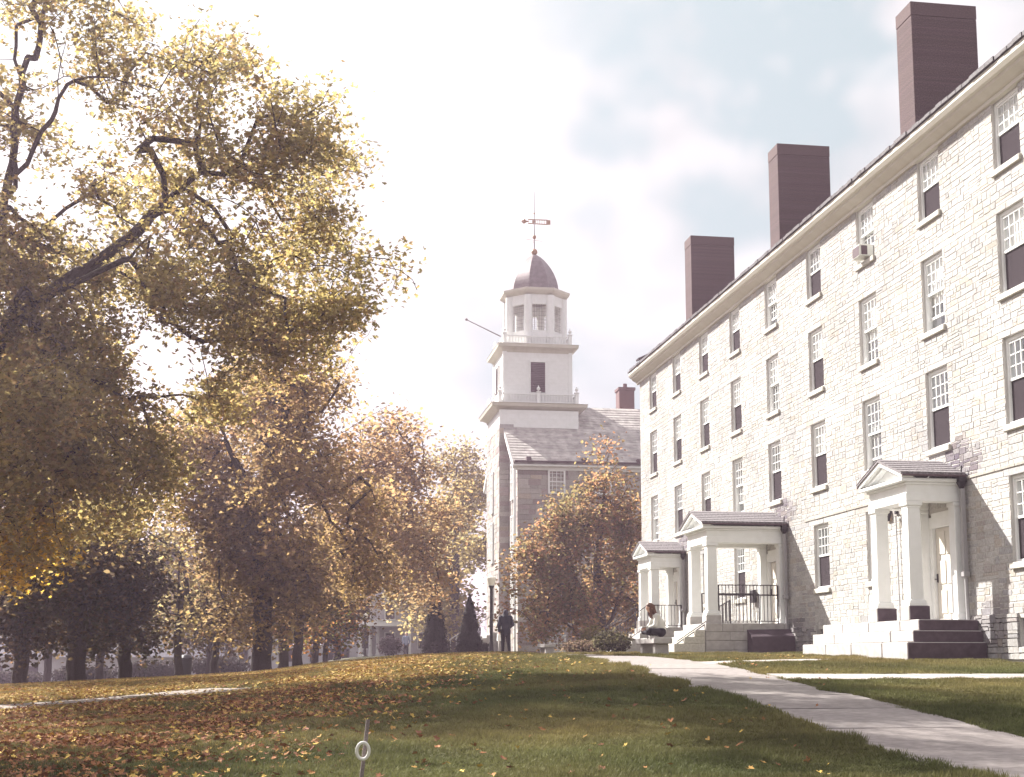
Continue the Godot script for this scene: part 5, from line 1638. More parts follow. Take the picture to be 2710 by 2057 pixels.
func lawn() -> void:
	TUFT = tuft_mesh()
	rng.seed = 5
	var pl := []
	var ti := []
	var lp := []
	var lt := []
	var z := -9.5
	while z > -46.0:
		var d := -z
		var row := 0.045 + 0.0022 * d
		var x0 := -0.235 * d - 1.0
		var x1 := minf(0.56 * d + 1.0, 15.7)
		var n := int((x1 - x0) * (52.0 if d < 20.0 else 40.0) * (1.0 if d < 34.0 else 0.6))
		for k in n:
			var x := rng.randf_range(x0, x1)
			var pz := z + rng.randf_range(-row, row)
			if on_path(x, pz, -0.07 + 0.22 * fn.get_noise_2d(pz * 60.0, x * 20.0)):
				continue
			if x > 11.8 and pz < -30.2:
				if (pz > -37.0 and x > 13.7) or (pz < -43.0 and x > 11.9): continue
			var am := litter_amount(x, pz)
			var pt := Vector3(x, ground(x, pz) - 0.008, pz)
			var h := rng.randf_range(0.045, 0.085) * (1.0 + 0.8 * fn.get_noise_2d(x * 60.0, pz * 60.0)) * (1.0 + d * 0.006) * (1.0 + 0.3 * smoothstep(0.5, 0.0, absf(x - path_left(pz))))
			var w := 0.11 * rng.randf_range(0.8, 1.3)
			pl.append(Transform3D(Basis(Vector3.UP, rng.randf() * TAU).scaled(Vector3(w, h, w)), pt))
			var v := rng.randf_range(0.75, 1.25) * (1.0 + 0.35 * fn.get_noise_2d(x * 26.0, pz * 26.0))
			var dry := clampf(0.3 + 0.35 * smoothstep(22.0, 30.0, d) + 0.8 * fn.get_noise_2d(x * 14.0 + 500.0, pz * 14.0) + am * 0.35, 0.0, 1.0)
			var c := Color(0.112, 0.122, 0.047).lerp(Color(0.24, 0.195, 0.08), dry)
			ti.append(Color(c.r * v, c.g * v, c.b * v))
		z -= row
	swarm("grass", TUFT, M.grass, pl, ti, self).set_meta("label", "short autumn grass covering the lawn")
	rng.seed = 6
	var lpal := [Color(0.30, 0.135, 0.065), Color(0.24, 0.10, 0.055), Color(0.35, 0.175, 0.075), Color(0.20, 0.09, 0.055), Color(0.42, 0.25, 0.08), Color(0.55, 0.38, 0.10)]
	for k in 240000:
		var d := 9.5 + 38.0 * pow(rng.randf(), 0.75)
		var x := rng.randf_range(-0.235 * d - 1.0, 0.40 * d)
		var am := litter_amount(x, -d)
		if rng.randf() > am * 0.95 + 0.012 + 0.22 * smoothstep(23.0, 30.0, d) * smoothstep(7.0, 2.0, x):
			continue
		if on_path(x, -d, 0.05) and rng.randf() < 0.93:
			continue
		var up := Vector3(rng.randfn() * 0.45, 1.0, rng.randfn() * 0.45).normalized()
		var bx := up.cross(Vector3(rng.randfn(), 0, rng.randfn())).normalized()
		var s := rng.randf_range(0.042, 0.088)
		lp.append(Transform3D(Basis(bx, up, bx.cross(up)).scaled(Vector3.ONE * s), Vector3(x, ground(x, -d) + rng.randf_range(0.03, 0.075), -d)))
		var i := mini(int(pow(rng.randf(), 1.7) * 6.0), 5) if am > 0.4 else rng.randi() % 6
		var c: Color = lpal[i]
		if rng.randf() < smoothstep(23.0, 29.0, d + 3.0 * fn.get_noise_2d(x * 30.0, d * 30.0)) * 0.75:
			c = Color(0.55, 0.40, 0.13) if rng.randf() < 0.6 else Color(0.48, 0.30, 0.11)
		var v := rng.randf_range(0.75, 1.2)
		lt.append(Color(c.r * v, c.g * v, c.b * v))
	swarm("fallen_leaves", LEAF, M.litter, lp, lt, self).set_meta("label", "fallen brown and yellow leaves scattered over the lawn")

# ---------------------------------------------------------------- people: distance fields meshed as surface nets
func nets(b: Mb, caps: Array, cell: float, k: float) -> void:   # caps: [a, b, ra, rb]
	var lo := Vector3.ONE * 1e9
	var hi := -lo
	for c in caps:
		var r: float = maxf(c[2], c[3]) + cell * 2.0
		for e in 2:
			lo = lo.min(c[e] - Vector3.ONE * r)
			hi = hi.max(c[e] + Vector3.ONE * r)
	var n := Vector3i(((hi - lo) / cell).ceil()) + Vector3i.ONE * 2
	var f := PackedFloat32Array()
	f.resize(n.x * n.y * n.z)
	f.fill(10.0)
	for c in caps:      # smooth minimum, capsule by capsule, only near each
		var A: Vector3 = c[0]
		var B: Vector3 = c[1]
		var ra: float = c[2]
		var rb: float = c[3]
		var rr := maxf(ra, rb) + k + cell * 2.5
		var i0 := Vector3i(((A.min(B) - Vector3.ONE * rr - lo) / cell).floor()).clamp(Vector3i.ZERO, n - Vector3i.ONE)
		var i1 := Vector3i(((A.max(B) + Vector3.ONE * rr - lo) / cell).ceil()).clamp(Vector3i.ZERO, n - Vector3i.ONE)
		var ab := B - A
		var l2 := maxf(ab.length_squared(), 1e-9)
		for x in range(i0.x, i1.x + 1):
			for y in range(i0.y, i1.y + 1):
				for z in range(i0.z, i1.z + 1):
					var p := lo + Vector3(x, y, z) * cell
					var t := clampf((p - A).dot(ab) / l2, 0.0, 1.0)
					var d := p.distance_to(A + ab * t) - lerpf(ra, rb, t)
					var i := (x * n.y + y) * n.z + z
					var o := f[i]
					var h := maxf(k - absf(o - d), 0.0) / k
					f[i] = minf(o, d) - h * h * k * 0.25
	var id := {}
	var vs := []
	var ns := []
	var off := []
	for q in 8:
		off.append(((q & 1) * n.y + ((q >> 1) & 1)) * n.z + ((q >> 2) & 1))
	for x in n.x - 1:
		for y in n.y - 1:
			for z in n.z - 1:
				var i := (x * n.y + y) * n.z + z
				var s := 0
				for q in 8:
					if f[i + off[q]] < 0.0:
						s += 1
				if s == 0 or s == 8:
					continue
				var acc := Vector3.ZERO
				var m := 0
				for e in [[0, 1], [2, 3], [4, 5], [6, 7], [0, 2], [1, 3], [4, 6], [5, 7], [0, 4], [1, 5], [2, 6], [3, 7]]:
					var a := f[i + off[e[0]]]
					var c := f[i + off[e[1]]]
					if (a < 0.0) != (c < 0.0):
						var pa := Vector3(e[0] & 1, (e[0] >> 1) & 1, (e[0] >> 2) & 1)
						var pc := Vector3(e[1] & 1, (e[1] >> 1) & 1, (e[1] >> 2) & 1)
						acc += pa.lerp(pc, a / (a - c))
						m += 1
				id[i] = vs.size()
				vs.append(lo + (Vector3(x, y, z) + acc / m) * cell)
				var g := Vector3(f[i + off[1]] + f[i + off[3]] + f[i + off[5]] + f[i + off[7]] - f[i] - f[i + off[2]] - f[i + off[4]] - f[i + off[6]],
					f[i + off[2]] + f[i + off[3]] + f[i + off[6]] + f[i + off[7]] - f[i] - f[i + off[1]] - f[i + off[4]] - f[i + off[5]],
					f[i + off[4]] + f[i + off[5]] + f[i + off[6]] + f[i + off[7]] - f[i] - f[i + off[1]] - f[i + off[2]] - f[i + off[3]])
				ns.append(g.normalized())
	var step := [n.y * n.z, n.z, 1]
	for i in id:
		for ax in 3:
			var j: int = i + step[ax]
			if (f[i] < 0.0) == (f[j] < 0.0):
				continue
			var u: int = step[(ax + 1) % 3]
			var w: int = step[(ax + 2) % 3]
			if not (id.has(i - u) and id.has(i - w) and id.has(i - u - w)):
				continue
			var q := [id[i], id[i - u], id[i - u - w], id[i - w]]
			b.p3(vs[q[0]], vs[q[1]], vs[q[2]], ns[q[0]], ns[q[1]], ns[q[2]])
			b.p3(vs[q[0]], vs[q[2]], vs[q[3]], ns[q[0]], ns[q[2]], ns[q[3]])

func hand(b: Mb, wrist: Vector3, dir: Vector3, side: Vector3, palm: Vector3) -> void:   # dir: towards the fingers, side: towards the thumb, palm: out of the palm
	var caps := []
	var kn := wrist + dir * 0.085
	for k in 4:
		var o := side * (0.028 - 0.019 * k)
		var l := [0.036, 0.042, 0.039, 0.03][k] as float
		caps.append([wrist + o * 0.5, kn + o, 0.016, 0.0115])
		var p1 := kn + o + (dir * 0.85 + palm * 0.5).normalized() * l
		var p2 := p1 + (dir * 0.45 + palm * 0.9).normalized() * l * 0.75
		caps.append([kn + o, p1, 0.0095, 0.0088])
		caps.append([p1, p2, 0.0088, 0.0075])
	var t0 := wrist + dir * 0.025 + side * 0.025
	var t1 := t0 + (dir * 0.7 + side * 0.7 + palm * 0.3).normalized() * 0.045
	caps.append([t0, t1, 0.014, 0.0105])
	caps.append([t1, t1 + (dir * 0.85 + side * 0.15 + palm * 0.5).normalized() * 0.032, 0.0105, 0.0085])
	nets(b, caps, 0.0045, 0.008)

func head(b: Mb, at: Vector3, face: Vector3, up: Vector3) -> void:   # at: middle of the skull
	var s := face.cross(up).normalized()
	var caps := [[at + face * 0.01 + up * 0.025, at - face * 0.025 + up * 0.02, 0.083, 0.088], [at + face * 0.035 - up * 0.03, at + face * 0.052 - up * 0.085, 0.060, 0.030],
		[at + face * 0.088 + up * 0.0, at + face * 0.107 - up * 0.032, 0.010, 0.014], [at + face * 0.082 - up * 0.062 + s * 0.018, at + face * 0.082 - up * 0.062 - s * 0.018, 0.009, 0.009],
		[at + face * 0.075 + up * 0.022 + s * 0.045, at + face * 0.088 + up * 0.018 + s * 0.012, 0.010, 0.010], [at + face * 0.075 + up * 0.022 - s * 0.045, at + face * 0.088 + up * 0.018 - s * 0.012, 0.010, 0.010],
		[at + s * 0.082 - up * 0.005, at + s * 0.084 - up * 0.035 - face * 0.002, 0.014, 0.009], [at - s * 0.082 - up * 0.005, at - s * 0.084 - up * 0.035 - face * 0.002, 0.014, 0.009],
		[at - up * 0.06 - face * 0.02, at - up * 0.16 - face * 0.035, 0.052, 0.054]]
	nets(b, caps, 0.007, 0.022)

func eyes(o: Node3D, at: Vector3, face: Vector3, up: Vector3) -> void:
	var s := face.cross(up).normalized()
	var e := Mb.new()
	for k in [-1.0, 1.0]:
		e.ball(at + face * 0.079 + up * 0.003 + s * k * 0.031, Vector3(0.011, 0.009, 0.011), 8)
	obj("eyes", e, M.dark_hair, o)

func people() -> void:
	# someone with long brown hair, cross legged on the near bench, reading in the lap and facing the lawn
	var base := Vector3(9.62, 0.612, -36.05)
	var o := node("person", self, base)
	tag(o, "person with long brown hair and pale shirt sitting cross legged on the stone bench", "person")
	var face := Vector3(-0.72, -0.66, 0.18).normalized()
	var up := (Vector3.UP - face * Vector3.UP.dot(face)).normalized()
	var hc := Vector3(-0.27, 0.74, 0.0)
	var hips := Vector3(0.02, 0.12, 0)
	var neck := Vector3(-0.17, 0.60, 0)
	var sh := [Vector3(-0.13, 0.53, 0.17), Vector3(-0.13, 0.53, -0.17)]
	var el := [Vector3(-0.20, 0.27, 0.24), Vector3(-0.22, 0.27, -0.23)]
	var wr := [Vector3(-0.38, 0.20, 0.09), Vector3(-0.38, 0.20, -0.08)]
	var kne := [Vector3(-0.36, 0.13, 0.30), Vector3(-0.36, 0.13, -0.30)]
	var ank := [Vector3(-0.16, 0.06, -0.16), Vector3(-0.30, 0.055, 0.15)]
	var b := Mb.new()
	head(b, hc, face, up)
	var body := [[hips, Vector3(-0.02, 0.34, 0), 0.125, 0.11], [Vector3(-0.02, 0.34, 0), Vector3(-0.11, 0.50, 0), 0.115, 0.10], [Vector3(-0.11, 0.52, 0), neck, 0.08, 0.05]]
	for k in 2:
		body.append([sh[k], el[k], 0.045, 0.036]); body.append([el[k], wr[k], 0.036, 0.024])
		body.append([sh[k], Vector3(-0.11, 0.50, 0), 0.05, 0.08])
		body.append([hips + Vector3(-0.03, 0, 0.09 * (1 - 2 * k)), kne[k], 0.08, 0.055]); body.append([kne[k], ank[k], 0.052, 0.035])
	nets(b, body, 0.016, 0.035)
	for k in 2:
		var d: Vector3 = (Vector3(-0.9, -0.25, 0.0) + Vector3(0, 0, -0.35 * (1 - 2 * k))).normalized()
		hand(b, wr[k], d, Vector3.UP, Vector3(0, -0.1, -(1 - 2 * k)).normalized())
	obj("body", b, M.skin, o)
	eyes(o, hc, face, up)
	var sh_ := Mb.new()
	var shirt := [[hips + Vector3(0.0, 0.01, 0), Vector3(-0.02, 0.34, 0), 0.15, 0.135], [Vector3(-0.02, 0.34, 0), Vector3(-0.11, 0.49, 0), 0.138, 0.118]]
	for k in 2:
		shirt.append([sh[k], el[k], 0.062, 0.054]); shirt.append([el[k], wr[k], 0.054, 0.038]); shirt.append([sh[k], Vector3(-0.11, 0.49, 0), 0.064, 0.09])
	nets(sh_, shirt, 0.015, 0.04)
	obj("shirt", sh_, M.pale_shirt, o)
	var tr := Mb.new()
	var trs := [[hips + Vector3(0, -0.01, 0.06), hips + Vector3(0, -0.01, -0.06), 0.13, 0.13]]
	for k in 2:
		trs.append([hips + Vector3(-0.03, -0.01, 0.09 * (1 - 2 * k)), kne[k], 0.10, 0.075]); trs.append([kne[k], ank[k], 0.072, 0.05])
	nets(tr, trs, 0.015, 0.04)
	obj("trousers", tr, M.dark_trousers, o)
	var so := Mb.new()
	nets(so, [[ank[0], ank[0] + Vector3(0.02, -0.01, -0.12), 0.042, 0.035], [ank[1], ank[1] + Vector3(0.02, -0.01, 0.12), 0.042, 0.035]], 0.012, 0.02)
	obj("shoes", so, M.shoe, o)
	var ha := Mb.new()
	nets(ha, [[hc - face * 0.03 + up * 0.045, hc - face * 0.055 - up * 0.01, 0.094, 0.092], [hc - face * 0.05 - up * 0.04, Vector3(-0.10, 0.50, 0.10), 0.075, 0.05], [hc + Vector3(0.0, -0.02, 0.075), Vector3(-0.24, 0.48, 0.10), 0.035, 0.028], [hc + Vector3(0.0, -0.02, -0.075), Vector3(-0.24, 0.50, -0.09), 0.035, 0.026], [hc - face * 0.05 - up * 0.04, Vector3(-0.08, 0.5, -0.06), 0.075, 0.05]], 0.009, 0.03)
	obj("hair", ha, M.brown_hair, o)
	# an open notebook in the lap
	var bk := node("open_book", self, base + Vector3(-0.42, 0.205, 0.0))
	tag(bk, "open white book in the lap of the person on the bench", "book")
	for s in [-1.0, 1.0]:
		var pg := Mb.new()
		pg.hexa([Vector3(-0.1, 0, 0.0), Vector3(0.1, 0.02, 0.0), Vector3(0.1, 0.05, s * 0.14), Vector3(-0.1, 0.03, s * 0.14), Vector3(-0.1, 0.012, 0.0), Vector3(0.1, 0.032, 0.0), Vector3(0.1, 0.058, s * 0.14), Vector3(-0.1, 0.038, s * 0.14)])
		obj("page", pg, M.paper, bk)
	# someone in a dark hooded jacket, walking away with a white bag
	var bs := Vector3(8.2, ground(8.2, -54) + 0.02, -54)
	var w := node("person", self, bs)
	tag(w, "person in dark hooded jacket walking away towards the chapel", "person")
	var f2 := Vector3(0.1, -0.12, -1).normalized()
	var h2 := Vector3(0.0, 1.60, -0.03)
	var b2 := Mb.new()
	head(b2, h2, f2, Vector3.UP)
	var hip := Vector3(0, 0.93, 0)
	var s2 := [Vector3(-0.19, 1.40, 0), Vector3(0.19, 1.40, 0)]
	var e2 := [Vector3(-0.27, 1.13, 0.05), Vector3(0.27, 1.14, 0.02)]
	var w2 := [Vector3(-0.25, 0.88, -0.02), Vector3(0.20, 1.02, -0.2)]
	var k2 := [Vector3(-0.10, 0.50, -0.06), Vector3(0.10, 0.50, 0.06)]
	var a2 := [Vector3(-0.11, 0.09, -0.03), Vector3(0.12, 0.12, 0.22)]
	var by := [[hip, Vector3(0, 1.2, 0), 0.13, 0.12], [Vector3(0, 1.2, 0), Vector3(0, 1.40, 0), 0.125, 0.10], [Vector3(0, 1.40, 0), Vector3(0, 1.50, -0.01), 0.07, 0.055]]
	for k in 2:
		by.append([s2[k], e2[k], 0.05, 0.04]); by.append([e2[k], w2[k], 0.04, 0.026]); by.append([s2[k], Vector3(0, 1.36, 0), 0.055, 0.09])
		by.append([hip + Vector3(-0.08 + 0.16 * k, -0.03, 0), k2[k], 0.085, 0.055]); by.append([k2[k], a2[k], 0.055, 0.035])
	nets(b2, by, 0.018, 0.035)
	hand(b2, w2[0], Vector3(0.02, -1, -0.1).normalized(), Vector3(0, 0, -1), Vector3(1, 0, 0))
	hand(b2, w2[1], Vector3(-0.5, 0.1, -0.8).normalized(), Vector3(0, 1, 0), Vector3(-0.8, 0, 0.5))
	obj("body", b2, M.skin, w)
	eyes(w, h2, f2, Vector3.UP)
	var j := Mb.new()
	var jk := [[hip + Vector3(0, -0.06, 0), Vector3(0, 1.2, 0), 0.165, 0.165], [Vector3(0, 1.2, 0), Vector3(0, 1.38, 0), 0.17, 0.135], [Vector3(0, 1.44, 0.04), Vector3(0, 1.50, 0.03), 0.10, 0.10], [h2 + Vector3(0, 0.0, 0.045), h2 + Vector3(0, 0.03, 0.03), 0.10, 0.10], [h2 + Vector3(0, -0.1, 0.05), Vector3(0, 1.42, 0.05), 0.09, 0.12]]
	for k in 2:
		jk.append([s2[k], e2[k], 0.08, 0.07]); jk.append([e2[k], w2[k], 0.07, 0.05]); jk.append([s2[k], Vector3(0, 1.34, 0), 0.085, 0.12])
	nets(j, jk, 0.017, 0.05)
	obj("jacket", j, M.dark_jacket, w)
	var t2 := Mb.new()
	var t3 := [[hip + Vector3(-0.05, -0.04, 0), hip + Vector3(0.05, -0.04, 0), 0.145, 0.145]]
	for k in 2:
		t3.append([hip + Vector3(-0.085 + 0.17 * k, -0.05, 0), k2[k], 0.105, 0.078]); t3.append([k2[k], a2[k], 0.075, 0.06])
	nets(t2, t3, 0.017, 0.03)
	obj("trousers", t2, M.dark_trousers, w)
	var s3 := Mb.new()
	nets(s3, [[a2[0] + Vector3(0, -0.035, 0.03), a2[0] + Vector3(0, -0.05, -0.16), 0.045, 0.035], [a2[1] + Vector3(0, -0.02, 0.02), a2[1] + Vector3(0, -0.09, -0.14), 0.045, 0.035]], 0.012, 0.02)
	obj("shoes", s3, M.shoe, w)
	var bag := node("paper_bag", self, bs + Vector3(-0.26, 0.50, -0.03))
	tag(bag, "small white bag hanging from the walking person's left hand", "bag")
	var g := Mb.new()
	g.hexa([Vector3(-0.07, 0, -0.1), Vector3(0.07, 0, -0.1), Vector3(0.07, 0, 0.1), Vector3(-0.07, 0, 0.1), Vector3(-0.05, 0.25, -0.11), Vector3(0.05, 0.25, -0.11), Vector3(0.05, 0.25, 0.11), Vector3(-0.05, 0.25, 0.11)])
	obj("sack", g, M.paper, bag)
	var gh := Mb.new()
	gh.tube([Vector3(0, 0.25, -0.06), Vector3(0.01, 0.30, -0.02), Vector3(0.01, 0.30, 0.02), Vector3(0, 0.25, 0.06)], [0.006, 0.006, 0.006, 0.006], 5)
	obj("handle", gh, M.paper, bag)
	# someone small in the distance by the white porch
	var fs := Vector3(8.15, ground(8.15, -102), -102)
	var p := node("person", self, fs)
	tag(p, "distant person in greyish blue shirt standing by the round bush", "person")
	var b3 := Mb.new()
	var f3 := Vector3(-0.5, 0, 0.85).normalized()
	head(b3, Vector3(0, 1.60, 0), f3, Vector3.UP)
	var bb := [[Vector3(0, 0.95, 0), Vector3(0, 1.38, 0), 0.12, 0.11], [Vector3(0, 1.4, 0), Vector3(0, 1.5, 0), 0.07, 0.055]]
	for k in [-1.0, 1.0]:
		bb.append([Vector3(0.18 * k, 1.4, 0), Vector3(0.25 * k, 1.12, 0.02), 0.05, 0.04]); bb.append([Vector3(0.25 * k, 1.12, 0.02), Vector3(0.22 * k, 0.86, 0.1), 0.04, 0.026])
		bb.append([Vector3(0.18 * k, 1.4, 0), Vector3(0, 1.36, 0), 0.05, 0.09])
		bb.append([Vector3(0.08 * k, 0.9, 0), Vector3(0.1 * k, 0.5, 0.01), 0.085, 0.055]); bb.append([Vector3(0.1 * k, 0.5, 0.01), Vector3(0.1 * k, 0.09, 0), 0.055, 0.035])
	nets(b3, bb, 0.02, 0.035)
	for k in [-1.0, 1.0]:
		hand(b3, Vector3(0.22 * k, 0.86, 0.1), Vector3(0, -1, 0.15).normalized(), Vector3(0, 0.1, 1).normalized(), Vector3(-k, 0, 0))
	obj("body", b3, M.skin, p)
	var c3 := Mb.new()
	var cc := [[Vector3(0, 0.92, 0), Vector3(0, 1.38, 0), 0.155, 0.135]]
	var c4 := []
	for k in [-1.0, 1.0]:
		cc.append([Vector3(0.18 * k, 1.4, 0), Vector3(0.25 * k, 1.12, 0.02), 0.07, 0.06]); cc.append([Vector3(0.25 * k, 1.12, 0.02), Vector3(0.22 * k, 0.9, 0.09), 0.055, 0.04]); cc.append([Vector3(0.18 * k, 1.4, 0), Vector3(0, 1.34, 0), 0.07, 0.11])
		c4.append([Vector3(0.08 * k, 0.9, 0), Vector3(0.1 * k, 0.5, 0.01), 0.11, 0.08]); c4.append([Vector3(0.1 * k, 0.5, 0.01), Vector3(0.1 * k, 0.08, 0), 0.078, 0.06])
	nets(c3, cc, 0.02, 0.04)
	obj("shirt", c3, M.blue_shirt, p)
	var d3 := Mb.new()
	nets(d3, c4, 0.02, 0.03)
	obj("trousers", d3, M.dark_trousers, p)
	var h3 := Mb.new()
	nets(h3, [[Vector3(0, 1.64, 0) - f3 * 0.02, Vector3(0, 1.60, 0) - f3 * 0.05, 0.092, 0.085]], 0.012, 0.02)
	obj("hair", h3, M.dark_hair, p)
	var z3 := Mb.new()
	for k in [-1.0, 1.0]:
		nets(z3, [[Vector3(0.1 * k, 0.045, -0.02), Vector3(0.1 * k, 0.035, 0) + f3 * 0.15, 0.045, 0.035]], 0.015, 0.02)
	obj("shoes", z3, M.shoe, p)

# ---------------------------------------------------------------- benches, lamps, houses and the rest
func bench(label: String, at: Vector3, len_: float) -> void:
	var o := node("stone_bench", self, at)
	tag(o, label, "bench", "stone slab benches beside the walk")
	var s := Mb.new()
	s.box(Vector3(-0.25, 0.33, -len_ / 2), Vector3(0.25, 0.49, len_ / 2), 0.02)
	obj("seat", s, M.step_stone, o)
	for k in [-1.0, 1.0]:
		var l := Mb.new()
		l.box(Vector3(-0.17, -0.15, k * (len_ / 2 - 0.32) - 0.13), Vector3(0.2, 0.3295, k * (len_ / 2 - 0.32) + 0.13), 0.02)
		obj("leg", l, M.step_stone, o)

func lamp_post(label: String, at: Vector3, high: float) -> void:
	var o := node("lamp_post", self, at)
	tag(o, label, "lamp post", "black lamp posts with pale tops")
	var p := Mb.new()
	p.lathe(Vector3.ZERO, [[0.16, -0.2], [0.16, 0.06], [0.11, 0.14], [0.09, 0.5], [0.07, 0.56], [0.065, high - 0.55], [0.09, high - 0.5], [0.13, high - 0.42], [0.0, high - 0.41]], 12)
	obj("post", p, M.iron, o)
	var g := Mb.new()
	g.lathe(Vector3.ZERO, [[0.0, high - 0.40], [0.12, high - 0.40], [0.19, high - 0.16], [0.19, high - 0.08], [0.08, high - 0.02], [0.0, high]], 12)
	obj("globe", g, M.lamp_globe, o)

func things() -> void:
	bench("pale stone bench under the person with long brown hair", Vector3(9.56, ground(9.56, -36.5), -36.5), 2.0)
	bench("farther pale stone bench in front of the rust orange maple", Vector3(11.45, ground(11.45, -63), -63.0), 2.0)
	lamp_post("black lamp post with pale globe before the chapel's white corner", Vector3(8.2, ground(8.2, -58), -58), 3.3)
	lamp_post("black lamp post at the left end of the white columned porch", Vector3(4.75, ground(4.75, -94), -94), 2.9)
	# the leaning stake in the grass with a white ring on it
	var g0 := ground(0.56, -10.7)
	var o := node("wooden_stake", self, Vector3(0.53, g0, -10.7))
	tag(o, "weathered stake standing in the near lawn with a white ring on it", "stake")
	var s := Mb.new()
	s.bar(Vector3(-0.035, -0.2, 0), Vector3(0.045, -0.45 - g0, -0.03), 0.036, 0.028)
	obj("post", s, M.post_wood, o)
	var r0 := node("white_ring", self, Vector3(0.535, -0.68, -10.66))
	tag(r0, "white ring hanging on the stake in the near lawn", "ring")
	var rg := Mb.new()
	var pp := []
	var rr := []
	for k in 25:
		var t := TAU * k / 24.0
		pp.append(Vector3(cos(t) * 0.046, sin(t) * 0.062, sin(t) * 0.012 + 0.012))
		rr.append(0.0125)
	rg.tube(pp, rr, 8, false)
	obj("loop", rg, M.rope_white, r0)
	# shrubs by the benches and the maple
	var green := [Color(0.08, 0.072, 0.04), Color(0.11, 0.092, 0.05), Color(0.06, 0.055, 0.03)]
	var red := [Color(0.16, 0.11, 0.08), Color(0.13, 0.10, 0.06), Color(0.19, 0.13, 0.09)]
	bush("garden_shrub", "low green shrub behind the near stone bench", Vector3(12.0, ground(12, -52), -52), Vector3(0.8, 0.45, 0.8), 1400, 0.12, green, "shrub", "")
	bush("garden_shrub", "low reddish shrub left of the green one by the bench", Vector3(11.6, ground(11.6, -56), -56), Vector3(0.9, 0.3, 0.7), 1100, 0.11, red)
	bush("garden_shrub", "yellow green shrub under the right side of the rust maple", Vector3(15.2, ground(15.2, -70), -70), Vector3(0.8, 0.75, 0.8), 1300, 0.14, [Color(0.3, 0.25, 0.07), Color(0.22, 0.2, 0.06)])
	bush("clipped_bush", "dark round bush in front of the white columned porch", Vector3(7.05, ground(7.05, -103), -103), Vector3(0.95, 0.75, 0.95), 2600, 0.13, [Color(0.03, 0.02, 0.025), Color(0.045, 0.03, 0.03)], "bush")
	bush("clipped_bush", "dark low bush at the foot of the taller evergreen", Vector3(8.75, ground(8.75, -83), -83), Vector3(0.55, 0.45, 0.5), 1500, 0.11, [Color(0.03, 0.02, 0.03), Color(0.05, 0.03, 0.035)], "bush")
	bush("clipped_bush", "dark low bush at the foot of the shorter evergreen", Vector3(11.2, ground(11.2, -83.5), -83.5), Vector3(0.6, 0.4, 0.5), 1400, 0.11, [Color(0.035, 0.028, 0.025), Color(0.05, 0.04, 0.03)], "bush")
	# hedges at the far left
	for k in 5:
		var x := -21.0 + k * 4.1
		bush("hedge", ["dark hedge at the far left end of the row behind the trees", "dark hedge behind the leftmost dark tree", "dark hedge behind the stout trunk", "dark hedge behind the pale yellow sapling", "dark hedge left of the golden maple's trunk"][k], Vector3(x, ground(x, -90) - 0.1, -90), Vector3(2.2, 0.62, 0.8), 2200, 0.2, [Color(0.045, 0.04, 0.04), Color(0.06, 0.05, 0.045)], "hedge", "dark hedges behind the trees at the left")
	# the white house with a columned porch, far off
	var hx := 5.3
	var hz := -112.0
	var hy := ground(7, hz)
	var h := node("white_house", self, Vector3(hx, hy, hz))
	tag(h, "distant grey house with white columned porch between the trees", "house")
	var a := Mb.new()
	a.box(Vector3(-3.0, -0.5, -9.0), Vector3(6.5, 4.6, -2.4))
	obj("wall", a, M.house_white, h)
	var b := Mb.new()
	b.hexa([Vector3(-3.4, 4.6, -1.9), Vector3(6.9, 4.6, -1.9), Vector3(6.9, 7.6, -5.7), Vector3(-3.4, 7.6, -5.7), Vector3(-3.4, 4.6, -9.4), Vector3(6.9, 4.6, -9.4), Vector3(6.9, 7.61, -5.71), Vector3(-3.4, 7.61, -5.71)])
	obj("roof", b, M.house_grey, h)
	var c := Mb.new()
	c.box(Vector3(-0.25, 2.42, -2.6), Vector3(4.15, 2.85, 0.2), 0.03)
	c.box(Vector3(-0.35, 2.851, -2.6), Vector3(4.25, 2.95, 0.3), 0.02)
	obj("porch_roof", c, M.white_paint, h)
	for x in [0.0, 0.9, 1.5, 3.9]:
		var q := Mb.new()
		q.lathe(Vector3(x, 0, 0 if x in [0.0, 3.9] else -2.2), [[0.2, -0.4], [0.2, 0.2], [0.15, 0.25], [0.13, 2.3], [0.18, 2.42]], 10)
		obj("column", q, M.white_paint, h)
	for x in [-1.6, 0.5, 2.5, 5.2]:
		for y in [0.6, 3.0]:
			var wn := node("window", h, Vector3(x, y, -2.4))
			var fr := Mb.new()
			fr.box(Vector3(-0.45, 0, 0), Vector3(0.45, 1.4, 0.06), 0.01)
			obj("frame", fr, M.white_paint, wn)
			var gl := Mb.new()
			gl.box(Vector3(-0.36, 0.08, 0.05), Vector3(0.36, 1.32, 0.075))
			obj("pane", gl, M.glass_dark, wn)
	# the long low cottage left of it
	var k0 := node("cottage", self, Vector3(-1.4, ground(0, -106), -106))
	tag(k0, "long low white cottage with dark windows behind the tree trunks", "house")
	var kw := Mb.new()
	kw.box(Vector3(-3.0, -0.6, -5.0), Vector3(6.0, 1.6, 0.0))
	obj("wall", kw, M.house_white, k0)
	var kr := Mb.new()
	kr.hexa([Vector3(-3.3, 1.85, 0.35), Vector3(6.3, 1.85, 0.35), Vector3(6.3, 3.9, -2.5), Vector3(-3.3, 3.9, -2.5), Vector3(-3.3, 1.85, -5.35), Vector3(6.3, 1.85, -5.35), Vector3(6.3, 3.91, -2.51), Vector3(-3.3, 3.91, -2.51)])
	obj("roof", kr, M.house_grey, k0)
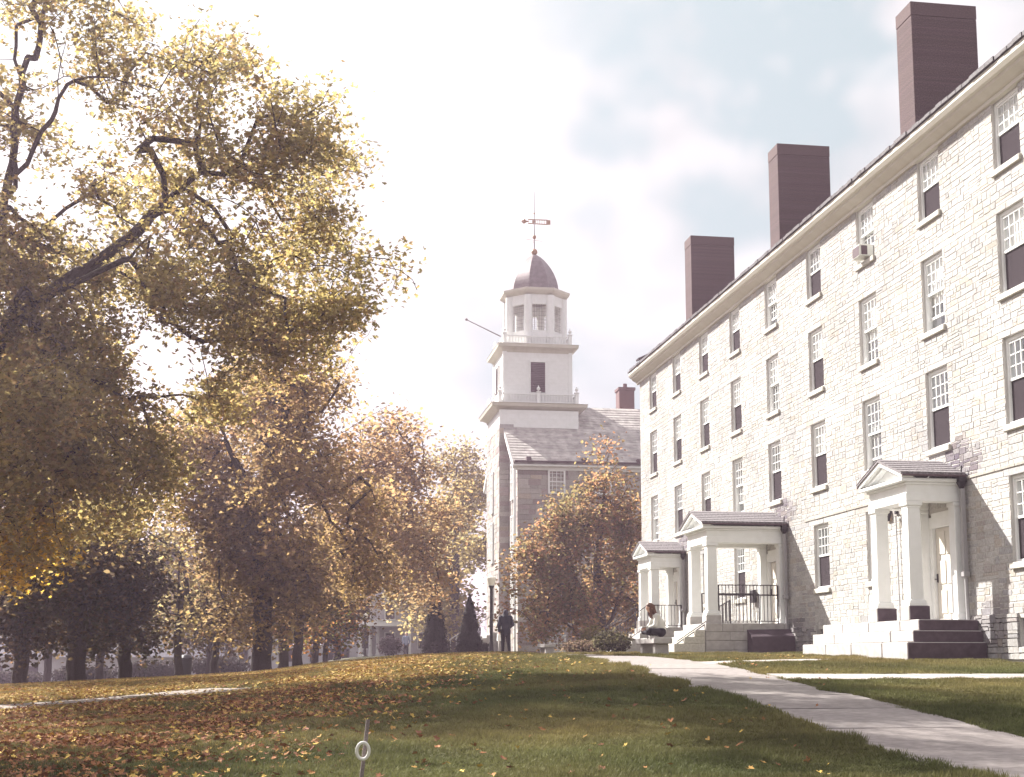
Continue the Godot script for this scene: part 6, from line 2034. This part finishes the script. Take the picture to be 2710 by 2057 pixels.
	for x in [-2.2, -0.6, 1.2, 3.0, 4.3, 5.3]:
		var wn := node("window", k0, Vector3(x, 0.35, 0.0))
		var fr := Mb.new()
		fr.box(Vector3(-0.33, 0, 0.002), Vector3(0.33, 1.0, 0.05), 0.01)
		obj("frame", fr, M.house_grey, wn)
		var gl := Mb.new()
		gl.box(Vector3(-0.27, 0.06, 0.04), Vector3(0.27, 0.94, 0.06))
		obj("pane", gl, M.glass_dark, wn)
	# a long pale house at the far left
	var l0 := node("long_house", self, Vector3(-17.0, ground(-17, -108), -108))
	tag(l0, "long lavender grey house beyond the hedges at the far left", "house")
	var lw := Mb.new()
	lw.box(Vector3(-9.0, -0.8, -6.0), Vector3(11.5, 2.2, 0.0))
	obj("wall", lw, M.house_white, l0)
	var lr := Mb.new()
	lr.hexa([Vector3(-9.4, 2.15, 0.4), Vector3(11.9, 2.15, 0.4), Vector3(11.9, 4.6, -3.0), Vector3(-9.4, 4.6, -3.0), Vector3(-9.4, 2.15, -6.4), Vector3(11.9, 2.15, -6.4), Vector3(11.9, 4.61, -3.01), Vector3(-9.4, 4.61, -3.01)])
	obj("roof", lr, M.house_grey, l0)
	for x in [-7.0, -4.5, -2.0, 0.5, 3.0, 5.5, 8.0, 10.2]:
		var wn := node("window", l0, Vector3(x, 0.4, 0.0))
		var gl := Mb.new()
		gl.box(Vector3(-0.4, 0, 0.002), Vector3(0.4, 1.1, 0.05), 0.01)
		obj("pane", gl, M.glass_dark, wn)
	# a bin and a low post among the trunks
	var bn := node("litter_bin", self, Vector3(-5.0, ground(-5, -68), -68))
	tag(bn, "dark litter bin among the tree trunks at the left", "bin")
	var bb := Mb.new()
	bb.lathe(Vector3.ZERO, [[0.27, -0.1], [0.30, 0.75], [0.33, 0.78], [0.33, 0.84], [0.2, 0.98], [0.0, 1.02]], 14)
	obj("drum", bb, M.iron, bn)

# ---------------------------------------------------------------- sky
func sky_image() -> Image:
	var w := 1024
	var h := 512
	var im := Image.create(w, h, false, Image.FORMAT_RGBF)
	var n1 := FastNoiseLite.new()
	n1.seed = 11
	n1.noise_type = FastNoiseLite.TYPE_SIMPLEX_SMOOTH
	n1.frequency = 1.5
	n1.fractal_octaves = 6
	n1.fractal_gain = 0.55
	var sun := SUN.normalized()
	var gaps := [[Vector3(0.304, 0.415, -0.857), 0.95, 0.055], [Vector3(0.35, 0.40, -0.846), 0.9, 0.045], [Vector3(0.324, 0.37, -0.871), 0.8, 0.03], [Vector3(0.215, 0.343, -0.914), 0.45, 0.05], [Vector3(0.29, 0.305, -0.907), 0.6, 0.03], [Vector3(0.153, 0.43, -0.89), 0.25, 0.10], [Vector3(-0.35, 0.5, -0.8), 0.9, 0.08], [Vector3(0.6, 0.45, -0.66), 0.9, 0.09], [Vector3(0.9, 0.4, 0.2), 0.9, 0.1], [Vector3(-0.6, 0.5, 0.62), 0.9, 0.1], [Vector3(0.1, 0.6, 0.79), 0.9, 0.1]]
	for j in h:
		var el := (0.5 - (j + 0.5) / h) * PI
		for i in w:
			var az := ((i + 0.5) / w) * TAU
			var d := Vector3(sin(az) * cos(el), sin(el), -cos(az) * cos(el))
			var y := maxf(d.y, 0.0)
			# clouds as a deck seen from below: flatter towards the horizon
			var p := d / (y * 0.75 + 0.32)
			var c := n1.get_noise_3d(p.x, p.y * 0.6, p.z)
			var c2 := n1.get_noise_3d(p.x * 2.6 + 9.0, p.y, p.z * 2.6)
			var cover := clampf(0.90 + c * 1.2 + c2 * 0.3, 0.0, 1.0)
			for g in gaps:      # breaks in the deck
				var e := exp(-d.distance_squared_to(g[0]) / (g[2] * g[2]))
				if e > 0.01:
					var f := n1.get_noise_3d(d.x * 11.0, d.y * 17.0, d.z * 11.0)
					cover -= g[1] * smoothstep(0.0, 1.1, e + 1.3 * f) * sqrt(e)
			cover = clampf(cover, 0.0, 1.0)
			cover = cover * cover * (3.0 - 2.0 * cover)
			var s := maxf(d.dot(sun), 0.0)
			var white := Color(0.298, 0.291, 0.298) * (1.0 + 0.28 * c2 + 0.16 * c)
			var blue := Color(0.175, 0.215, 0.23)
			var col := blue.lerp(white, cover)
			var glow := 0.05 * pow(s, 3.0) + 0.5 * pow(s, 12.0)
			col = Color(col.r + glow * 1.05, col.g + glow, col.b + glow * 0.92)
			if d.y < 0.0:
				col = col.lerp(Color(0.30, 0.27, 0.26), smoothstep(0.0, -0.12, d.y))
			im.set_pixel(i, j, col)
	return im

func _ready() -> void:
	# camera
	var cam := Camera3D.new()
	cam.name = "camera"
	add_child(cam)
	cam.position = Vector3.ZERO
	cam.rotation_degrees = Vector3(7.765, -8.8975, 0)
	cam.set_frustum(0.055967, Vector2(0, 0.00588), 0.1, 3000.0)
	cam.size = 0.055967
	cam.current = true
	# sky and exposure
	var we := WorldEnvironment.new()
	we.name = "environment"
	var env := Environment.new()
	env.background_mode = Environment.BG_SKY
	var sky := Sky.new()
	var sm := PanoramaSkyMaterial.new()
	sm.panorama = ImageTexture.create_from_image(sky_image())
	sky.sky_material = sm
	env.sky = sky
	env.background_energy_multiplier = 1.0
	env.tonemap_mode = Environment.TONE_MAPPER_LINEAR
	env.tonemap_exposure = 3.1
	env.sdfgi_enabled = true
	env.ssao_enabled = true
	env.ssil_enabled = true
	env.volumetric_fog_enabled = true
	env.volumetric_fog_density = 0.0009
	env.volumetric_fog_albedo = Color(1.0, 0.895, 0.985)
	env.volumetric_fog_anisotropy = 0.5
	we.environment = env
	add_child(we)
	# sun
	var sun := DirectionalLight3D.new()
	sun.name = "sun"
	add_child(sun)
	sun.look_at_from_position(SUN * 50.0, Vector3.ZERO)
	sun.light_energy = 1.6
	sun.light_color = Color(1.0, 0.985, 0.95)
	sun.light_angular_distance = 0.6
	sun.shadow_enabled = true
	fn.seed = 4
	fn.frequency = 0.01
	fn.fractal_octaves = 3
	materials()
	land()
	rng.seed = 1
	dormitory()
	porches()
	rng.seed = 2
	chapel()
	trees()
	lawn()
	things()
	people()
